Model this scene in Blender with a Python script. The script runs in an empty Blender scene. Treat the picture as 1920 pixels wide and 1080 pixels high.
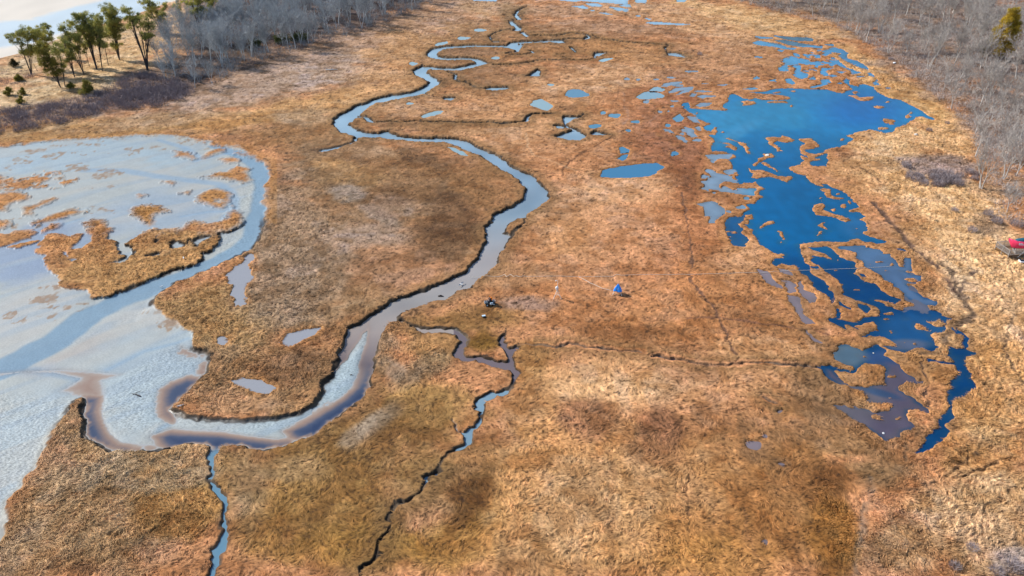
import bpy, bmesh, math, random, time
import numpy as np
from mathutils import Vector, Matrix

T0 = time.time()
SC = bpy.context.scene
COL = SC.collection

# ------------------------------------------------------------------ camera
CAM_H, PITCH, FOC = 65.0, math.radians(29.5), 1550.0      # metres, below the horizon, pixels of a 1920 wide frame
cam_d = bpy.data.cameras.new('camera')
cam = bpy.data.objects.new('camera', cam_d)
COL.objects.link(cam)
cam.location = (0, 0, CAM_H)
cam.rotation_euler = (math.pi / 2 - PITCH, 0, 0)
cam_d.sensor_width = 36.0
cam_d.lens = 36.0 * FOC / 1920.0
cam_d.clip_start = 0.5
cam_d.clip_end = 6000.0
SC.camera = cam

# ------------------------------------------------------------------ sky, sun, exposure
SUN_EL, SUN_AZ = math.radians(37), math.radians(-66)       # azimuth clockwise from +Y: the sun stands to the left and ahead
w = bpy.data.worlds.new('World')
SC.world = w
w.use_nodes = True
wn = w.node_tree.nodes
sky = wn.new('ShaderNodeTexSky')
sky.sky_type = 'NISHITA'
sky.sun_disc = False
sky.sun_elevation = SUN_EL
sky.sun_rotation = SUN_AZ
sky.altitude = 0
sky.air_density = 1.0
sky.dust_density = 0.6
sky.ozone_density = 1.5
wn['Background'].inputs['Strength'].default_value = 0.12
w.node_tree.links.new(sky.outputs[0], wn['Background'].inputs['Color'])
sd = bpy.data.lights.new('sun', 'SUN')
sd.energy = 4.2
sd.angle = math.radians(0.5)
sd.color = (1.0, 0.95, 0.87)
sun = bpy.data.objects.new('sun', sd)
COL.objects.link(sun)
sdir = Vector((math.sin(SUN_AZ) * math.cos(SUN_EL), math.cos(SUN_AZ) * math.cos(SUN_EL), math.sin(SUN_EL)))
sun.rotation_euler = sdir.to_track_quat('Z', 'Y').to_euler()
SC.view_settings.view_transform = 'Standard'
SC.view_settings.look = 'None'
SC.view_settings.exposure = 0.45
SC.view_settings.gamma = 1.0
SC.cycles.max_bounces = 6
SC.cycles.transparent_max_bounces = 6

# ------------------------------------------------------------------ helpers
CP, SP = math.cos(PITCH), math.sin(PITCH)


def ground(px, py, z=0.0):
    """where the sight line through a pixel of the 1920x1080 photograph meets the level z (arrays allowed)"""
    a = (np.asarray(px, float) - 960.0) / FOC
    b = (540.0 - np.asarray(py, float)) / FOC
    dy = CP + b * SP
    dz = -SP + b * CP
    t = (z - CAM_H) / dz
    return a * t, dy * t


def pixel(x, y, z=0.0):
    """the pixel a point of the place falls on"""
    x = np.asarray(x, float); y = np.asarray(y, float); z = np.asarray(z, float) - CAM_H
    d = y * CP - z * SP
    u = y * SP + z * CP
    return 960 + FOC * x / d, 540 - FOC * u / d


def lin(c):
    c = np.asarray(c, float) / 255.0
    return np.where(c <= 0.04045, c / 12.92, ((c + 0.055) / 1.055) ** 2.4)


GAIN = np.array([1.28, 1.35, 1.52])      # how much brighter a sunlit level surface shows than its own colour


def alb(c):
    return lin(c) / GAIN


RNG = np.random.default_rng(7)
_TAB = [RNG.random((512, 512)).astype(np.float32) for _ in range(6)]


def vn(x, y, s=0):
    """smooth value noise 0..1"""
    t = _TAB[s % 6]
    x = x + 37.3 * s + 4096.5; y = y + 91.7 * s + 4096.5
    xi = np.floor(x); yi = np.floor(y)
    fx = (x - xi).astype(np.float32); fy = (y - yi).astype(np.float32)
    fx = fx * fx * (3 - 2 * fx); fy = fy * fy * (3 - 2 * fy)
    xi = xi.astype(np.int64) & 511; yi = yi.astype(np.int64) & 511
    x1 = (xi + 1) & 511; y1 = (yi + 1) & 511
    a = t[yi, xi]; b = t[yi, x1]; c = t[y1, xi]; d = t[y1, x1]
    return (a + (b - a) * fx) + ((c + (d - c) * fx) - (a + (b - a) * fx)) * fy


def sstep(a, b, x):
    t = np.clip((x - a) / (b - a), 0, 1)
    return t * t * (3 - 2 * t)


def P(s):
    return np.array([[float(v) for v in q.split(',')] for q in s.split()])


def tagit(o, label=None, cat=None, group=None, kind=None):
    if label: o['label'] = label
    if cat: o['category'] = cat
    if group: o['group'] = group
    if kind: o['kind'] = kind
    return o


def mesh_np(name, verts, faces, mat=None, parent=None, smooth=True, attrs=None, cols=None):
    """one mesh object from arrays; faces is (n,3) or (n,4)"""
    me = bpy.data.meshes.new(name)
    verts = np.ascontiguousarray(verts, np.float32)
    faces = np.ascontiguousarray(faces, np.int32)
    n, k = faces.shape
    me.vertices.add(len(verts))
    me.vertices.foreach_set('co', verts.ravel())
    me.loops.add(n * k)
    me.loops.foreach_set('vertex_index', faces.ravel())
    me.polygons.add(n)
    me.polygons.foreach_set('loop_start', np.arange(0, n * k, k, dtype=np.int32))
    me.polygons.foreach_set('loop_total', np.full(n, k, np.int32))
    if smooth:
        me.polygons.foreach_set('use_smooth', np.ones(n, bool))
    for an, av in (attrs or {}).items():
        a = me.attributes.new(an, 'FLOAT', 'POINT')
        a.data.foreach_set('value', np.ascontiguousarray(av, np.float32))
    if cols is not None:
        a = me.attributes.new('Col', 'FLOAT_COLOR', 'POINT')
        c4 = np.ones((len(verts), 4), np.float32); c4[:, :3] = cols
        a.data.foreach_set('color', c4.ravel())
    me.update()
    me.validate()
    if mat: me.materials.append(mat)
    o = bpy.data.objects.new(name, me)
    COL.objects.link(o)
    if parent: o.parent = parent
    return o


class NT:
    """a small material builder"""
    def __init__(self, name):
        self.m = bpy.data.materials.new(name)
        self.m.use_nodes = True
        self.t = self.m.node_tree
        self.b = self.t.nodes['Principled BSDF']

    def n(self, kind, **kw):
        x = self.t.nodes.new('ShaderNode' + kind)
        for k, v in kw.items():
            if k.startswith('i_'):
                x.inputs[k[2:].replace('_', ' ')].default_value = v
            else:
                setattr(x, k, v)
        return x

    def l(self, a, b):
        self.t.links.new(a, b)

    def math(self, op, a, b=None, c=None):
        x = self.n('Math', operation=op)
        for i, v in enumerate((a, b, c)):
            if v is None: continue
            if isinstance(v, (int, float)): x.inputs[i].default_value = v
            else: self.l(v, x.inputs[i])
        return x.outputs[0]

    def mix(self, f, a, b, blend='MIX'):
        x = self.n('Mix', data_type='RGBA', blend_type=blend)
        for s, v in ((x.inputs[0], f), (x.inputs[6], a), (x.inputs[7], b)):
            if isinstance(v, (int, float)): s.default_value = v
            elif isinstance(v, (tuple, list, np.ndarray)): s.default_value = (*[float(q) for q in v[:3]], 1)
            else: self.l(v, s)
        return x.outputs[2]

    def attr(self, name):
        return self.n('Attribute', attribute_name=name)

    def noise(self, vec, scale, detail=2.0, rough=0.5):
        x = self.n('TexNoise')
        x.inputs['Scale'].default_value = scale
        x.inputs['Detail'].default_value = detail
        x.inputs['Roughness'].default_value = rough
        if vec is not None: self.l(vec, x.inputs['Vector'])
        return x.outputs['Fac']


def simple_mat(name, col, rough=0.7, spec=0.3, var=0.0, scale=6.0, metal=0.0):
    k = NT(name)
    k.b.inputs['Roughness'].default_value = rough
    k.b.inputs['Specular IOR Level'].default_value = spec
    k.b.inputs['Metallic'].default_value = metal
    if var > 0:
        tc = k.n('TexCoord')
        f = k.noise(tc.outputs['Object'], scale, 3.0)
        c = np.asarray(col, float)
        k.l(k.mix(f, c * (1 - var), np.clip(c * (1 + var), 0, 1)), k.b.inputs['Base Color'])
    else:
        k.b.inputs['Base Color'].default_value = (*[float(v) for v in col], 1)
    return k.m

# ------------------------------------------------------------------ the survey: outlines read off the photograph, laid on the ground by ground()
# open creek and tidal flat, below the marsh surface (the outline is the grass edge)
LOW = P("-420,330 0,276 50,270 100,264 150,260 217,258 250,255 280,254 327,255 347,262 360,262 383,271 390,267 397,272 427,274 447,279 457,285 462,292 477,296 482,302 497,303 502,313 505,323 508,340 500,345 497,357 493,380 502,390 497,397 497,400 495,420 492,435 492,443 482,455 472,466 453,477 430,487 407,498 373,513 347,523 330,530 310,545 290,562 296,575 312,590 335,604 366,622 365,633 362,648 372,652 380,652 391,654 402,660 397,673 395,690 377,710 353,733 327,757 328,763 347,775 383,778 427,783 477,782 520,777 563,770 587,757 597,740 600,720 615,700 620,683 638,653 650,613 673,603 690,590 717,573 750,557 773,548 800,538 840,523 870,510 883,493 897,477 907,453 905,440 910,423 922,410 930,397 957,387 978,373 986,360 988,352 975,342 973,337 960,328 940,318 927,307 900,291 888,288 863,277 847,270 830,266 780,265 753,262 730,261 713,258 686,257 673,257 672,262 660,268 630,279 612,284 597,284 600,279 622,275 647,268 663,261 664,256 647,250 635,247 633,242 625,233 624,222 637,213 645,210 658,203 663,197 683,192 700,185 715,181 730,176 740,176 757,173 770,171 785,166 797,160 802,157 803,152 795,148 783,142 772,133 778,128 793,120 797,123 806,127 802,135 818,145 827,153 820,160 797,175 763,182 738,187 713,192 703,194 690,202 673,217 665,223 656,232 658,234 672,242 687,246 708,248 727,243 740,249 748,253 772,256 802,257 822,256 847,258 867,260 880,264 887,268 900,275 917,283 940,293 960,310 987,322 1000,328 1017,343 1030,357 1032,367 1027,377 1007,390 990,398 984,405 987,417 970,430 963,437 950,457 940,473 937,490 917,507 897,523 883,540 853,550 827,563 797,570 773,580 750,590 748,597 764,602 780,607 797,614 827,614 853,614 870,622 881,637 871,650 866,662 873,669 907,667 933,679 949,677 949,663 939,643 937,637 949,615 952,616 943,640 954,653 968,644 974,648 958,660 963,680 974,697 964,720 954,738 930,743 908,757 909,773 904,790 888,814 881,831 861,844 838,856 831,870 827,883 808,893 799,910 788,927 744,948 733,967 731,987 716,1017 713,1037 699,1058 686,1066 676,1082 660,1116 652,1110 670,1080 682,1059 696,1056 707,1033 711,1013 726,983 727,963 739,942 782,922 792,909 796,892 822,879 827,860 839,845 869,830 872,815 892,797 899,774 886,765 896,748 926,733 932,736 946,729 956,722 962,703 952,693 923,684 893,673 867,678 852,667 854,653 861,638 852,626 827,623 787,621 773,611 757,604 745,602 733,607 717,623 710,643 707,677 695,707 697,720 680,750 640,777 617,790 600,810 567,823 533,837 500,842 467,840 417,837 410,847 401,877 399,900 414,923 424,930 426,970 428,1003 418,1033 401,1078 396,1120 372,1120 385,1077 398,1040 391,1027 411,1010 416,980 415,953 411,930 392,917 386,900 393,860 392,842 383,833 347,835 320,842 283,848 240,847 207,845 183,840 163,823 153,807 155,783 150,763 153,748 147,750 133,763 110,790 100,807 83,843 67,877 40,910 18,937 23,960 13,983 5,1007 -6,1053 -50,1160 -420,1160")
BAR_ISLE = P("948,427 952,422 967,412 983,409 983,418 968,424 956,436 948,434")
# grass islands on the tidal flat: (raggedness in metres, outline)
FLAT_ISLES = [
    (.35, P("65,472 73,462 80,447 90,438 107,436 123,441 132,447 142,438 155,438 150,447 142,457 138,467 152,464 167,457 177,448 165,435 167,427 155,417 175,410 197,410 202,420 213,430 200,437 198,447 217,453 215,460 220,470 215,478 232,478 222,485 207,492 222,493 233,492 252,473 250,462 240,455 257,445 270,433 287,428 317,428 330,427 332,433 338,430 350,420 363,412 377,416 393,418 423,410 425,400 430,395 440,392 453,397 458,408 455,420 443,427 427,433 407,435 408,447 402,460 390,472 378,473 378,485 367,493 347,500 320,507 302,515 280,520 267,527 247,538 217,548 192,555 173,555 167,550 160,542 145,542 130,538 113,533 117,523 103,513 90,505 83,483 82,478 68,475")),
    (.35, P("241,392 250,387 270,383 303,385 305,390 318,392 317,397 297,398 290,403 288,410 287,420 280,423 263,417 258,410 247,403")),
    (.4, P("370,378 367,367 377,362 393,355 408,353 430,358 435,362 432,380 417,391 397,387 387,382")),
    (.3, P("377,295 387,285 403,278 425,277 423,283 410,286 397,292 382,297")),
    (.7, P("323,295 330,285 325,282 352,282 368,292 365,297 343,294")),
    (.4, P("410,298 422,295 440,295 453,300 440,305 422,305")),
    (.9, P("377,330 400,324 425,322 433,313 443,310 470,312 465,322 468,337 458,341 440,337 413,333 388,333")),
    (.3, P("436,287 447,283 460,288 472,295 460,293")),
    (.7, P("303,337 322,337 333,342 325,347 310,343")),
    (.5, P("-60,325 5,328 12,338 10,350 0,358 -60,362")),
    (1.6, P("13,338 45,330 100,325 110,333 75,345 150,333 152,338 100,350 50,353 20,352")),
    (.7, P("-60,372 25,358 60,365 55,375 30,378 15,385 15,395 -60,400")),
    (.5, P("40,388 63,383 80,375 100,367 110,372 100,377 75,387 65,393 63,402 47,403")),
    (.6, P("57,420 78,408 100,399 137,389 158,395 147,401 115,410 90,417 60,423")),
    (.35, P("83,425 93,418 115,418 115,425 97,430 78,436")),
    (.35, P("-60,414 20,411 21,420 0,431 -60,440")),
    (.3, P("-60,440 20,437 25,432 55,430 65,437 60,445 30,452 15,458 -60,470")),
    (.2, P("15,463 33,457 70,450 63,455 25,464")),
]
FLAT_TUFTS = [  # thin patches: x, y, rx, ry, raggedness
    (218, 286, 10, 4, .8), (297, 277, 13, 4, .9), (93, 292, 15, 6, .8), (55, 282, 13, 4, .9), (115, 286, 13, 4, 1.0), (23, 310, 8, 5, .9),
    (173, 353, 9, 3, .8), (205, 349, 9, 4, .8), (260, 368, 12, 4, .6), (171, 382, 6, 4, .9), (195, 394, 15, 4, 1.3), (120, 320, 10, 2, .8),
    (155, 313, 25, 6, 1.8), (192, 325, 34, 6, 2.2), (128, 337, 25, 3, 1.0), (350, 361, 14, 4, .5), (388, 279, 8, 2.5, .8), (350, 266, 18, 3, 1.0),
    (185, 270, 8, 2, .8), (120, 272, 25, 2, 1.2), (160, 268, 20, 2, 1.2), (75, 280, 12, 2, 1.0), (205, 263, 20, 2, 1.4), (222, 261, 8, 3, 1.0),
    (250, 281, 20, 4, 1.8), (45, 300, 20, 3, 1.6), (150, 285, 25, 3, 1.8), (108, 345, 14, 3, 1.0), (437, 387, 5, 3, .2), (75, 424, 20, 2, 1.0),
    (40, 425, 20, 2, 1.2), (20, 405, 12, 3, 1.6), (95, 560, 40, 12, 2.6), (45, 590, 30, 4, 2.2), (120, 595, 26, 8, 2.6), (318, 590, 14, 20, 2.2),
    (340, 605, 14, 14, 1.8), (300, 575, 10, 14, 1.8)]
FLAT_HOLES = [P(s) for s in ("320,456 330,453 348,455 340,462 323,464", "360,448 373,439 392,445 383,453 367,460",
    "270,480 282,473 300,473 297,480 283,482", "113,468 123,470 128,486 120,482", "292,443 296,446 294,452 290,450", "150,446 167,442 166,450 152,463 145,462", "400,377 412,373 420,374 412,378 400,380", "128,486 142,485 138,489")]
# narrow creeks: (width m, depth m, line)
CREEKS = [
    (3.8, .9, P("800,126 825,128 857,129 880,124 895,120 905,118")), (3.6, .9, P("907,118 897,113 888,110 870,109 840,109.5 820,107.5 810,104")),
    (3.8, .9, P("810,104 811,98 820,91 840,87.5 890,85 952,86.5")), (3.4, .9, P("958,85 963,80 977,79 1007,77.5 1035,76 1050,75.5")),
    (1.6, .7, P("970,95 962,97 950,99.5")), (1.2, .6, P("957,101.5 977,102 995,99")),
    (1.5, .7, P("985,12.5 973,18 967,26")), (2.4, .8, P("967,28 975,35.5")), (1.5, .7, P("975,36 958,38.5")), (2.6, .8, P("958,39 964,46 974,52.5")),
    (2.2, .8, P("974,53 966,56.5 973,57")), (2.4, .7, P("980,60 985,64 990,67")),
    (1.5, .8, P("990,67 1007,65.5 1040,66.5 1053,64.5 1072,61 1093,62.5 1103,65 1106,70 1095,73 1073,71.5 1058,73")),
    (.9, .7, P("1113,66 1122,71 1137,73.5 1152,74.5 1163,77 1183,79 1205,80.5 1222,81.5 1247,84 1253,84 1247,89 1250,94")),
    (.9, .7, P("965,54 940,56.5 923,64 918,68 921,75")), (.9, .7, P("980,118.5 1013,112.5 1043,111.5 1097,112.5 1118,109 1114,104")),
    (1.3, .7, P("928,121 957,120 982,117.5")), (.9, .6, P("982,117.5 1007,113")), (1.4, .7, P("1071,88 1075,92 1080,98")), (.9, .6, P("1045,101.5 1057,101")), (1.2, .6, P("1056,107 1060,107.5")),
    (1.2, .7, P("840,134 852,138 856,143 855,148 862,153 872,152.5")), (.9, .7, P("870,153 880,157 893,163 908,166")),
    (.6, .5, P("797,175 806,178 815,181 832,182")),
    (1.6, .8, P("671,219 675,217.5 683,218 690,222 698,228")), (.9, .8, P("700,229 730,227 752,229 780,226 797,228 813,228 838,228 863,229 897,229 920,228 940,231 980,228 988,224")),
    (1.2, .8, P("988,226 989,219 997,213.5 1010,212.5 1037,213")),
    (.5, .5, P("972,644 985,643 1007,644 1027,648 1038,651")), (.55, .5, P("1053,645 1068,643 1083,646 1098,650")), (.55, .5, P("1104,650 1120,651 1140,654 1152,655")),
    (.5, .45, P("1160,656 1180,658 1205,660")), (.9, .5, P("1229,667 1245,669 1262,671")), (.5, .5, P("1262,671 1280,675 1323,683 1363,683 1390,680 1413,678 1440,680")),
    (.7, .5, P("1440,680 1470,682 1497,684")), (.6, .45, P("1497,684 1520,688 1545,691")),
    (.5, .5, P("1434,743 1445,752 1458,755")), (.5, .35, P("850,785 862,811 875,812"))]
CREEK_POOLS = [P(s) for s in ("952,90 963,82 981,82 980,88 972,96 966,94", "990,94 1000,94 1007,97 1000,100.5 993,99 996,97", "1034,79 1038,73.5 1055,73 1063,79.5 1050,81",
    "1090,74 1098,68 1106,66 1106,71", "921,75 938,76 936,79.5 922,79", "1247,92 1253,97 1267,97 1278,100 1289,105 1287,108 1270,106 1251,103 1249,97",
    "1112,98 1120,96.5 1145,98 1140,100 1127,102.5 1121,105 1113,103", "978,141.5 992,141 997,135 1010,127 1015,133 1013,143 992,143.5",
    "905,165 918,162 953,161.5 957,167 932,169 912,168.5", "1053,220 1055,216 1080,217 1090,215 1093,212 1097,214 1088,220 1072,225 1064,231 1073,237 1090,245 1100,250 1098,257 1087,263 1063,262 1042,257 1041,253 1055,248 1073,243.5 1063,239.5 1047,241 1035,235 1043,231.5 1058,233.5 1061,236 1054,227",
    "1108,250 1113,244.5 1125,245 1149,252 1130,253.5 1110,252.5", "831,184 833,180.5 853,180.5 856,184 847,188 833,187", "1040,652 1053,645 1064,643 1056,652 1044,655")]
# standing ponds on the marsh, level with its surface: (label, outline or (x, y, rx, ry))
PONDS = [
    ("large dark blue pond with a straight far bank in the orange marsh", P("1125,330 1133,317 1162,312 1200,307 1233,305 1245,312 1233,320 1220,329 1180,333 1147,334")),
    ("round mid blue pond alone in the orange marsh above the sharp-tipped pond", (1081, 175, 22.5, 7.3)),
    ("round pale pond beside the curved pools west of the lagoon", (1219.5, 178.7, 24, 7)),
    ("small pale pond just above the round pond by the curved pools", (1232, 167, 13, 4)),
    ("half moon shaped grey pond between the round blue pond and the creek", P("995,195 1000,188 1015,185 1028,192 1037,198 1037,200 1028,206 1018,206 1010,202 995,197")),
    ("narrow slanting grey pond north of the straight tributary ditch", P("792,218 795,214 813,208 832,207 827,212 810,217 793,220")),
    ("small flat pond tucked under the dark brown bank at the woodland end", (900, 56, 12, 2.6)), ("small oval pond between the two ponds near the creek loop", (869.5, 71, 11, 3)),
    ("slanting oval pond nearest the outside of the creek loop", P("816,84 820,80 838,77 841,79 835,82.5 820,85.5")), ("tiny rectangular pond left of the creek elbow", (775, 119, 7.5, 3)),
    ("small oval pond inside the creek loop", (929, 108, 7.5, 2.4)), ("tiny sliver pond right of the creek and below its narrow reach", (767, 193, 6, 1.6)),
    ("tiny pond above the half moon shaped pond", (1034, 158, 5.5, 1.7)), ("pale leaf shaped pond below the curved dark pool", P("1123,114 1133,109 1149,108.5 1140,113 1130,115.5")),
    ("shallow blue cut pond along the near bank of the wide creek", P("838,274 853,277 866,283 880,293 865,290 850,282")),
    ("oval grey pond near the creek on the brown tongue of marsh", P("530,637 540,627 567,617 599,614 590,625 563,637 547,648 530,645")),
    ("oval lilac grey pond near the end of the brown tongue of marsh", P("437,712 450,709 487,712 519,725 500,736 477,733 463,726 440,719")),
    ("triangular wet pan full of stubble beside the tidal stream", P("473,478 470,500 469,515 464,530 460,543 455,560 452,567 446,567 438,558 440,548 434,538 430,525 424,516 432,512 440,503 452,495 460,484")),
    ("tiny pond in the tall grass above the lilac grey pond", (417, 637, 7, 8)),
    ("first small round pond east of the bow-tie pool", (1132, 211, 5, 3)), ("second small oval pond east of the bow-tie pool", (1154, 216, 10, 4)),
    ("small pond beside the vehicle track", (1192, 228, 7.5, 2.8)), ("tiny pond just left of the vehicle track", (1179, 244, 5.5, 2.4)),
    ("small blue pond right above the sharp-tipped pond", (1115, 236, 12, 4)), ("upper pond of the tight pair", P("1162,277 1168,275 1180,280 1178,286 1165,287")),
    ("lower pond of the tight pair", P("1158,297 1168,290 1179,287 1175,297 1167,301")), ("small deep blue pond on the red brown ground", P("1262,222 1275,212 1282,220 1280,226 1268,227.5")),
    ("small round pond left of the brown peninsula", (1265, 287, 6.5, 4)), ("tiny pond left of the deep blue pond", (1253, 234, 4, 3)),
]
PAN_WATER = [P(s) for s in (  # small blue and grey pools round the lagoon, all at its level
    "1245,242 1255,242 1265,247 1265,250 1250,246", "1267,253 1276,254 1290,263 1287,267 1272,258", "1282,238 1297,240 1307,255 1297,256.5 1288,247", "1302,238 1310,235 1317,245 1307,243",
    "1287,217 1308,217 1312,230 1300,228", "1237,162 1250,155 1278,151.5 1280,155 1255,160.5", "1263,161 1270,157 1282,158 1281,162", "1255,171 1267,164 1300,161.5 1298,165 1272,170 1257,174", "1268,177 1283,168.5 1300,165 1290,171.5",
    "1300,170 1318,169 1338,171.5 1317,172.5", "1292,179.5 1298,174 1308,175 1300,180.5", "1306,180 1320,177 1342,179 1317,184.5", "1303,197 1313,192 1334,192 1330,197 1313,200",
    "1413,147.5 1418,142 1426,146.5 1418,148", "1440,150.5 1455,147 1456,152.5", "1343,158 1367,157 1355,160.5", "1312,156 1330,155.5 1322,157", "1394,165.5 1417,163 1420,166 1410,168",
    "1415,67 1450,70 1448,72.5 1425,71.5", "1410,79.5 1422,75.5 1447,79.5 1467,82.5 1476,88.5 1493,90 1493,94.5 1470,91.5 1442,86.5 1423,84.5", "1447,89 1470,97 1463,98", "1448,65.5 1470,67.5 1523,70.5 1527,77.5 1517,76.5 1490,75.5 1470,72.5",
    "1452,74.5 1472,74.5 1507,81.5 1543,86.5 1540,90.5 1507,87.5 1478,83.5", "1545,82 1563,82 1562,86.5 1550,84", "1540,103 1550,93 1575,90.5 1590,99 1588,107 1608,114 1628,126 1627,130.5 1610,125.5 1590,116 1573,106 1577,100 1560,97 1552,104",
    "1557,105.5 1575,110.5 1558,110", "1468,112.5 1483,106.5 1515,112.5 1513,120.5 1500,118.5 1475,117.5", "1460,128.5 1468,121.5 1478,122.5 1475,132.5 1463,132.5",
    "1490,122.5 1502,122.5 1503,132 1515,138 1513,145.5 1502,147.5 1487,140.5 1490,132", "1525,117.5 1538,112.5 1538,123 1533,128.5 1525,123.5", "1507,100 1522,102.5 1518,108.5 1511,106",
    "1538,132.5 1543,126.5 1563,126.5 1547,132.5 1557,141.5 1547,142.5 1540,138.5", "1550,111.5 1573,112.5 1588,126.5 1618,136.5 1597,139 1597,133.5 1580,125.5 1565,119", "1553,116 1565,122 1562,124 1552,119",
    "1567,133.5 1587,134 1578,137", "1557,139.5 1570,141.5 1563,143", "1627,136.5 1633,135.5 1642,143.5 1630,141.5", "1635,155.5 1647,147.5 1645,153 1652,159.5 1640,158.5", "1472,148 1483,146.5 1493,155.5 1483,157.5 1476,154",
    "1518,162.5 1540,157.5 1543,147.5 1553,147.5 1558,153 1543,160.5 1523,164", "1568,155.5 1574,153.5 1580,155.5 1574,157.5", "1657,164 1672,164 1666,166", "1602,142 1625,141.5 1612,144.5", "1520,148 1526,143 1529,148.5",
    "1305,381 1338,376 1355,390 1358,400 1343,410 1342,417 1332,416 1332,403 1322,403 1320,388", "1363,410 1373,406 1387,408 1393,413 1382,418 1384,422 1391,427 1385,433 1362,433 1360,418", "1365,438 1387,434 1400,443 1397,461 1380,461 1375,448",
    "1325,290 1350,289 1372,288 1373,294 1338,299.5 1330,296", "1357,324 1377,317.5 1378,323 1363,328.5", "1378,351 1400,353 1417,352 1417,365 1403,365 1377,362",
    "1465,523 1478,525 1490,533 1490,545 1483,547.5 1472,535", "1497,531 1502,527 1507,540 1527,550 1532,561 1520,566 1502,554 1497,543", "1458,501 1482,507 1488,516 1473,513.5", "1419,504 1437,509 1467,540 1447,534 1428,517",
    "1477,552 1497,556 1507,587 1530,606 1513,608 1490,578", "1509,618 1535,638 1541,642 1530,640", "1597,758 1612,768 1618,775 1604,773",
    "1000,-12 1003,-1 1040,-1 1077,3 1089,1 1178,8 1177,1 1190,-9", "1190,-1 1213,-2 1211,5 1192,4", "1072,11 1094,9.5 1104,16 1090,15", "1097,6 1120,5.5 1133,11 1112,12", "1139,12 1162,13.5 1182,18 1160,20", "1160,9 1182,8 1183,13 1168,12",
    "1120,23 1135,24 1152,26.5 1140,27", "1190,28 1202,28 1198,31", "1208,42 1230,40.5 1295,45 1280,46.5 1225,45", "1208,33 1222,34.5 1218,37", "1268,-1 1288,-1 1284,3 1270,3", "1105,18 1118,19 1112,21", "1164,16 1180,20 1172,21.5", "880,-4 936,-4 930,1.5 890,1")]
PAN_OVALS = [(1265, 189, 8, 2.2), (1262, 198, 3, 2), (1254, 208, 3, 2), (1238, 209, 3, 2), (1307, 262, 9, 2.5), (1367, 332, 8, 3.5), (1388, 387, 8, 4), (1400, 371, 7, 3.5), (1322, 330, 8, 3), (1327, 320, 7, 4), (1325, 352, 6, 7), (1360, 353, 5, 3), (1338, 299, 4, 2.5),
             (1462, 770, 4, 2.5), (1463, 870, 4, 3), (1437, 1013, 3.5, 3.5), (1175, 147, 5, 2), (1197, 148, 4, 2), (1212, 190, 5, 3.5), (1230, 148, 6, 1.6), (1258, 145, 8, 1.6), (1296, 133, 12, 1.5)]
LAGOON = P("1368,178 1377,176 1386,179 1392,183 1407,186 1418,183 1428,187 1450,187.5 1482,186 1483,182 1467,178 1433,175 1408,173 1402,172 1423,172 1440,170 1453,166.5 1480,165 1520,167 1550,167 1567,172 1582,175 1585,170 1598,168 1595,162 1583,152 1587,146 1592,150 1592,157 1612,163 1613,157 1623,157 1637,162 1642,170 1658,180 1675,185 1690,187 1708,197 1716,200 1738,214 1753,223 1744,223 1727,218 1718,219 1704,227 1699,234 1682,237 1671,248 1660,249 1640,244 1630,242 1610,247 1587,253 1600,260 1580,273 1557,277 1545,282 1551,286 1552,300 1550,311 1525,310 1518,307 1500,308 1477,312 1485,322 1508,328 1515,338 1533,347 1545,350 1545,345 1552,345 1557,350 1583,358 1590,368 1600,378 1608,387 1613,400 1623,405 1613,412 1623,417 1623,427 1618,438 1632,444 1648,447 1662,453 1648,455 1623,451 1607,447 1590,452 1567,453 1543,450 1520,452 1497,457 1500,467 1507,482 1507,488 1517,498 1518,508 1527,515 1547,524 1550,533 1560,548 1565,565 1562,567 1550,550 1533,540 1523,525 1503,508 1495,497 1482,496 1468,491 1457,498 1451,493 1457,483 1472,480 1472,477 1450,472 1440,465 1428,457 1423,447 1413,433 1403,422 1407,412 1415,410 1410,400 1393,403 1395,398 1405,392 1400,383 1417,380 1430,368 1425,358 1435,352 1423,345 1420,338 1413,342 1393,342 1387,345 1380,338 1385,325 1375,308 1372,300 1382,295 1377,288 1355,285 1367,285 1338,282 1335,273 1343,265 1338,258 1328,252 1343,253 1347,237 1340,237 1335,245 1323,243 1320,237 1332,232 1308,220 1307,215 1293,210 1287,205 1278,198 1280,193 1292,191 1293,197 1290,202 1310,204 1337,205 1362,207 1364,204 1355,200 1358,193 1367,190")
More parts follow.
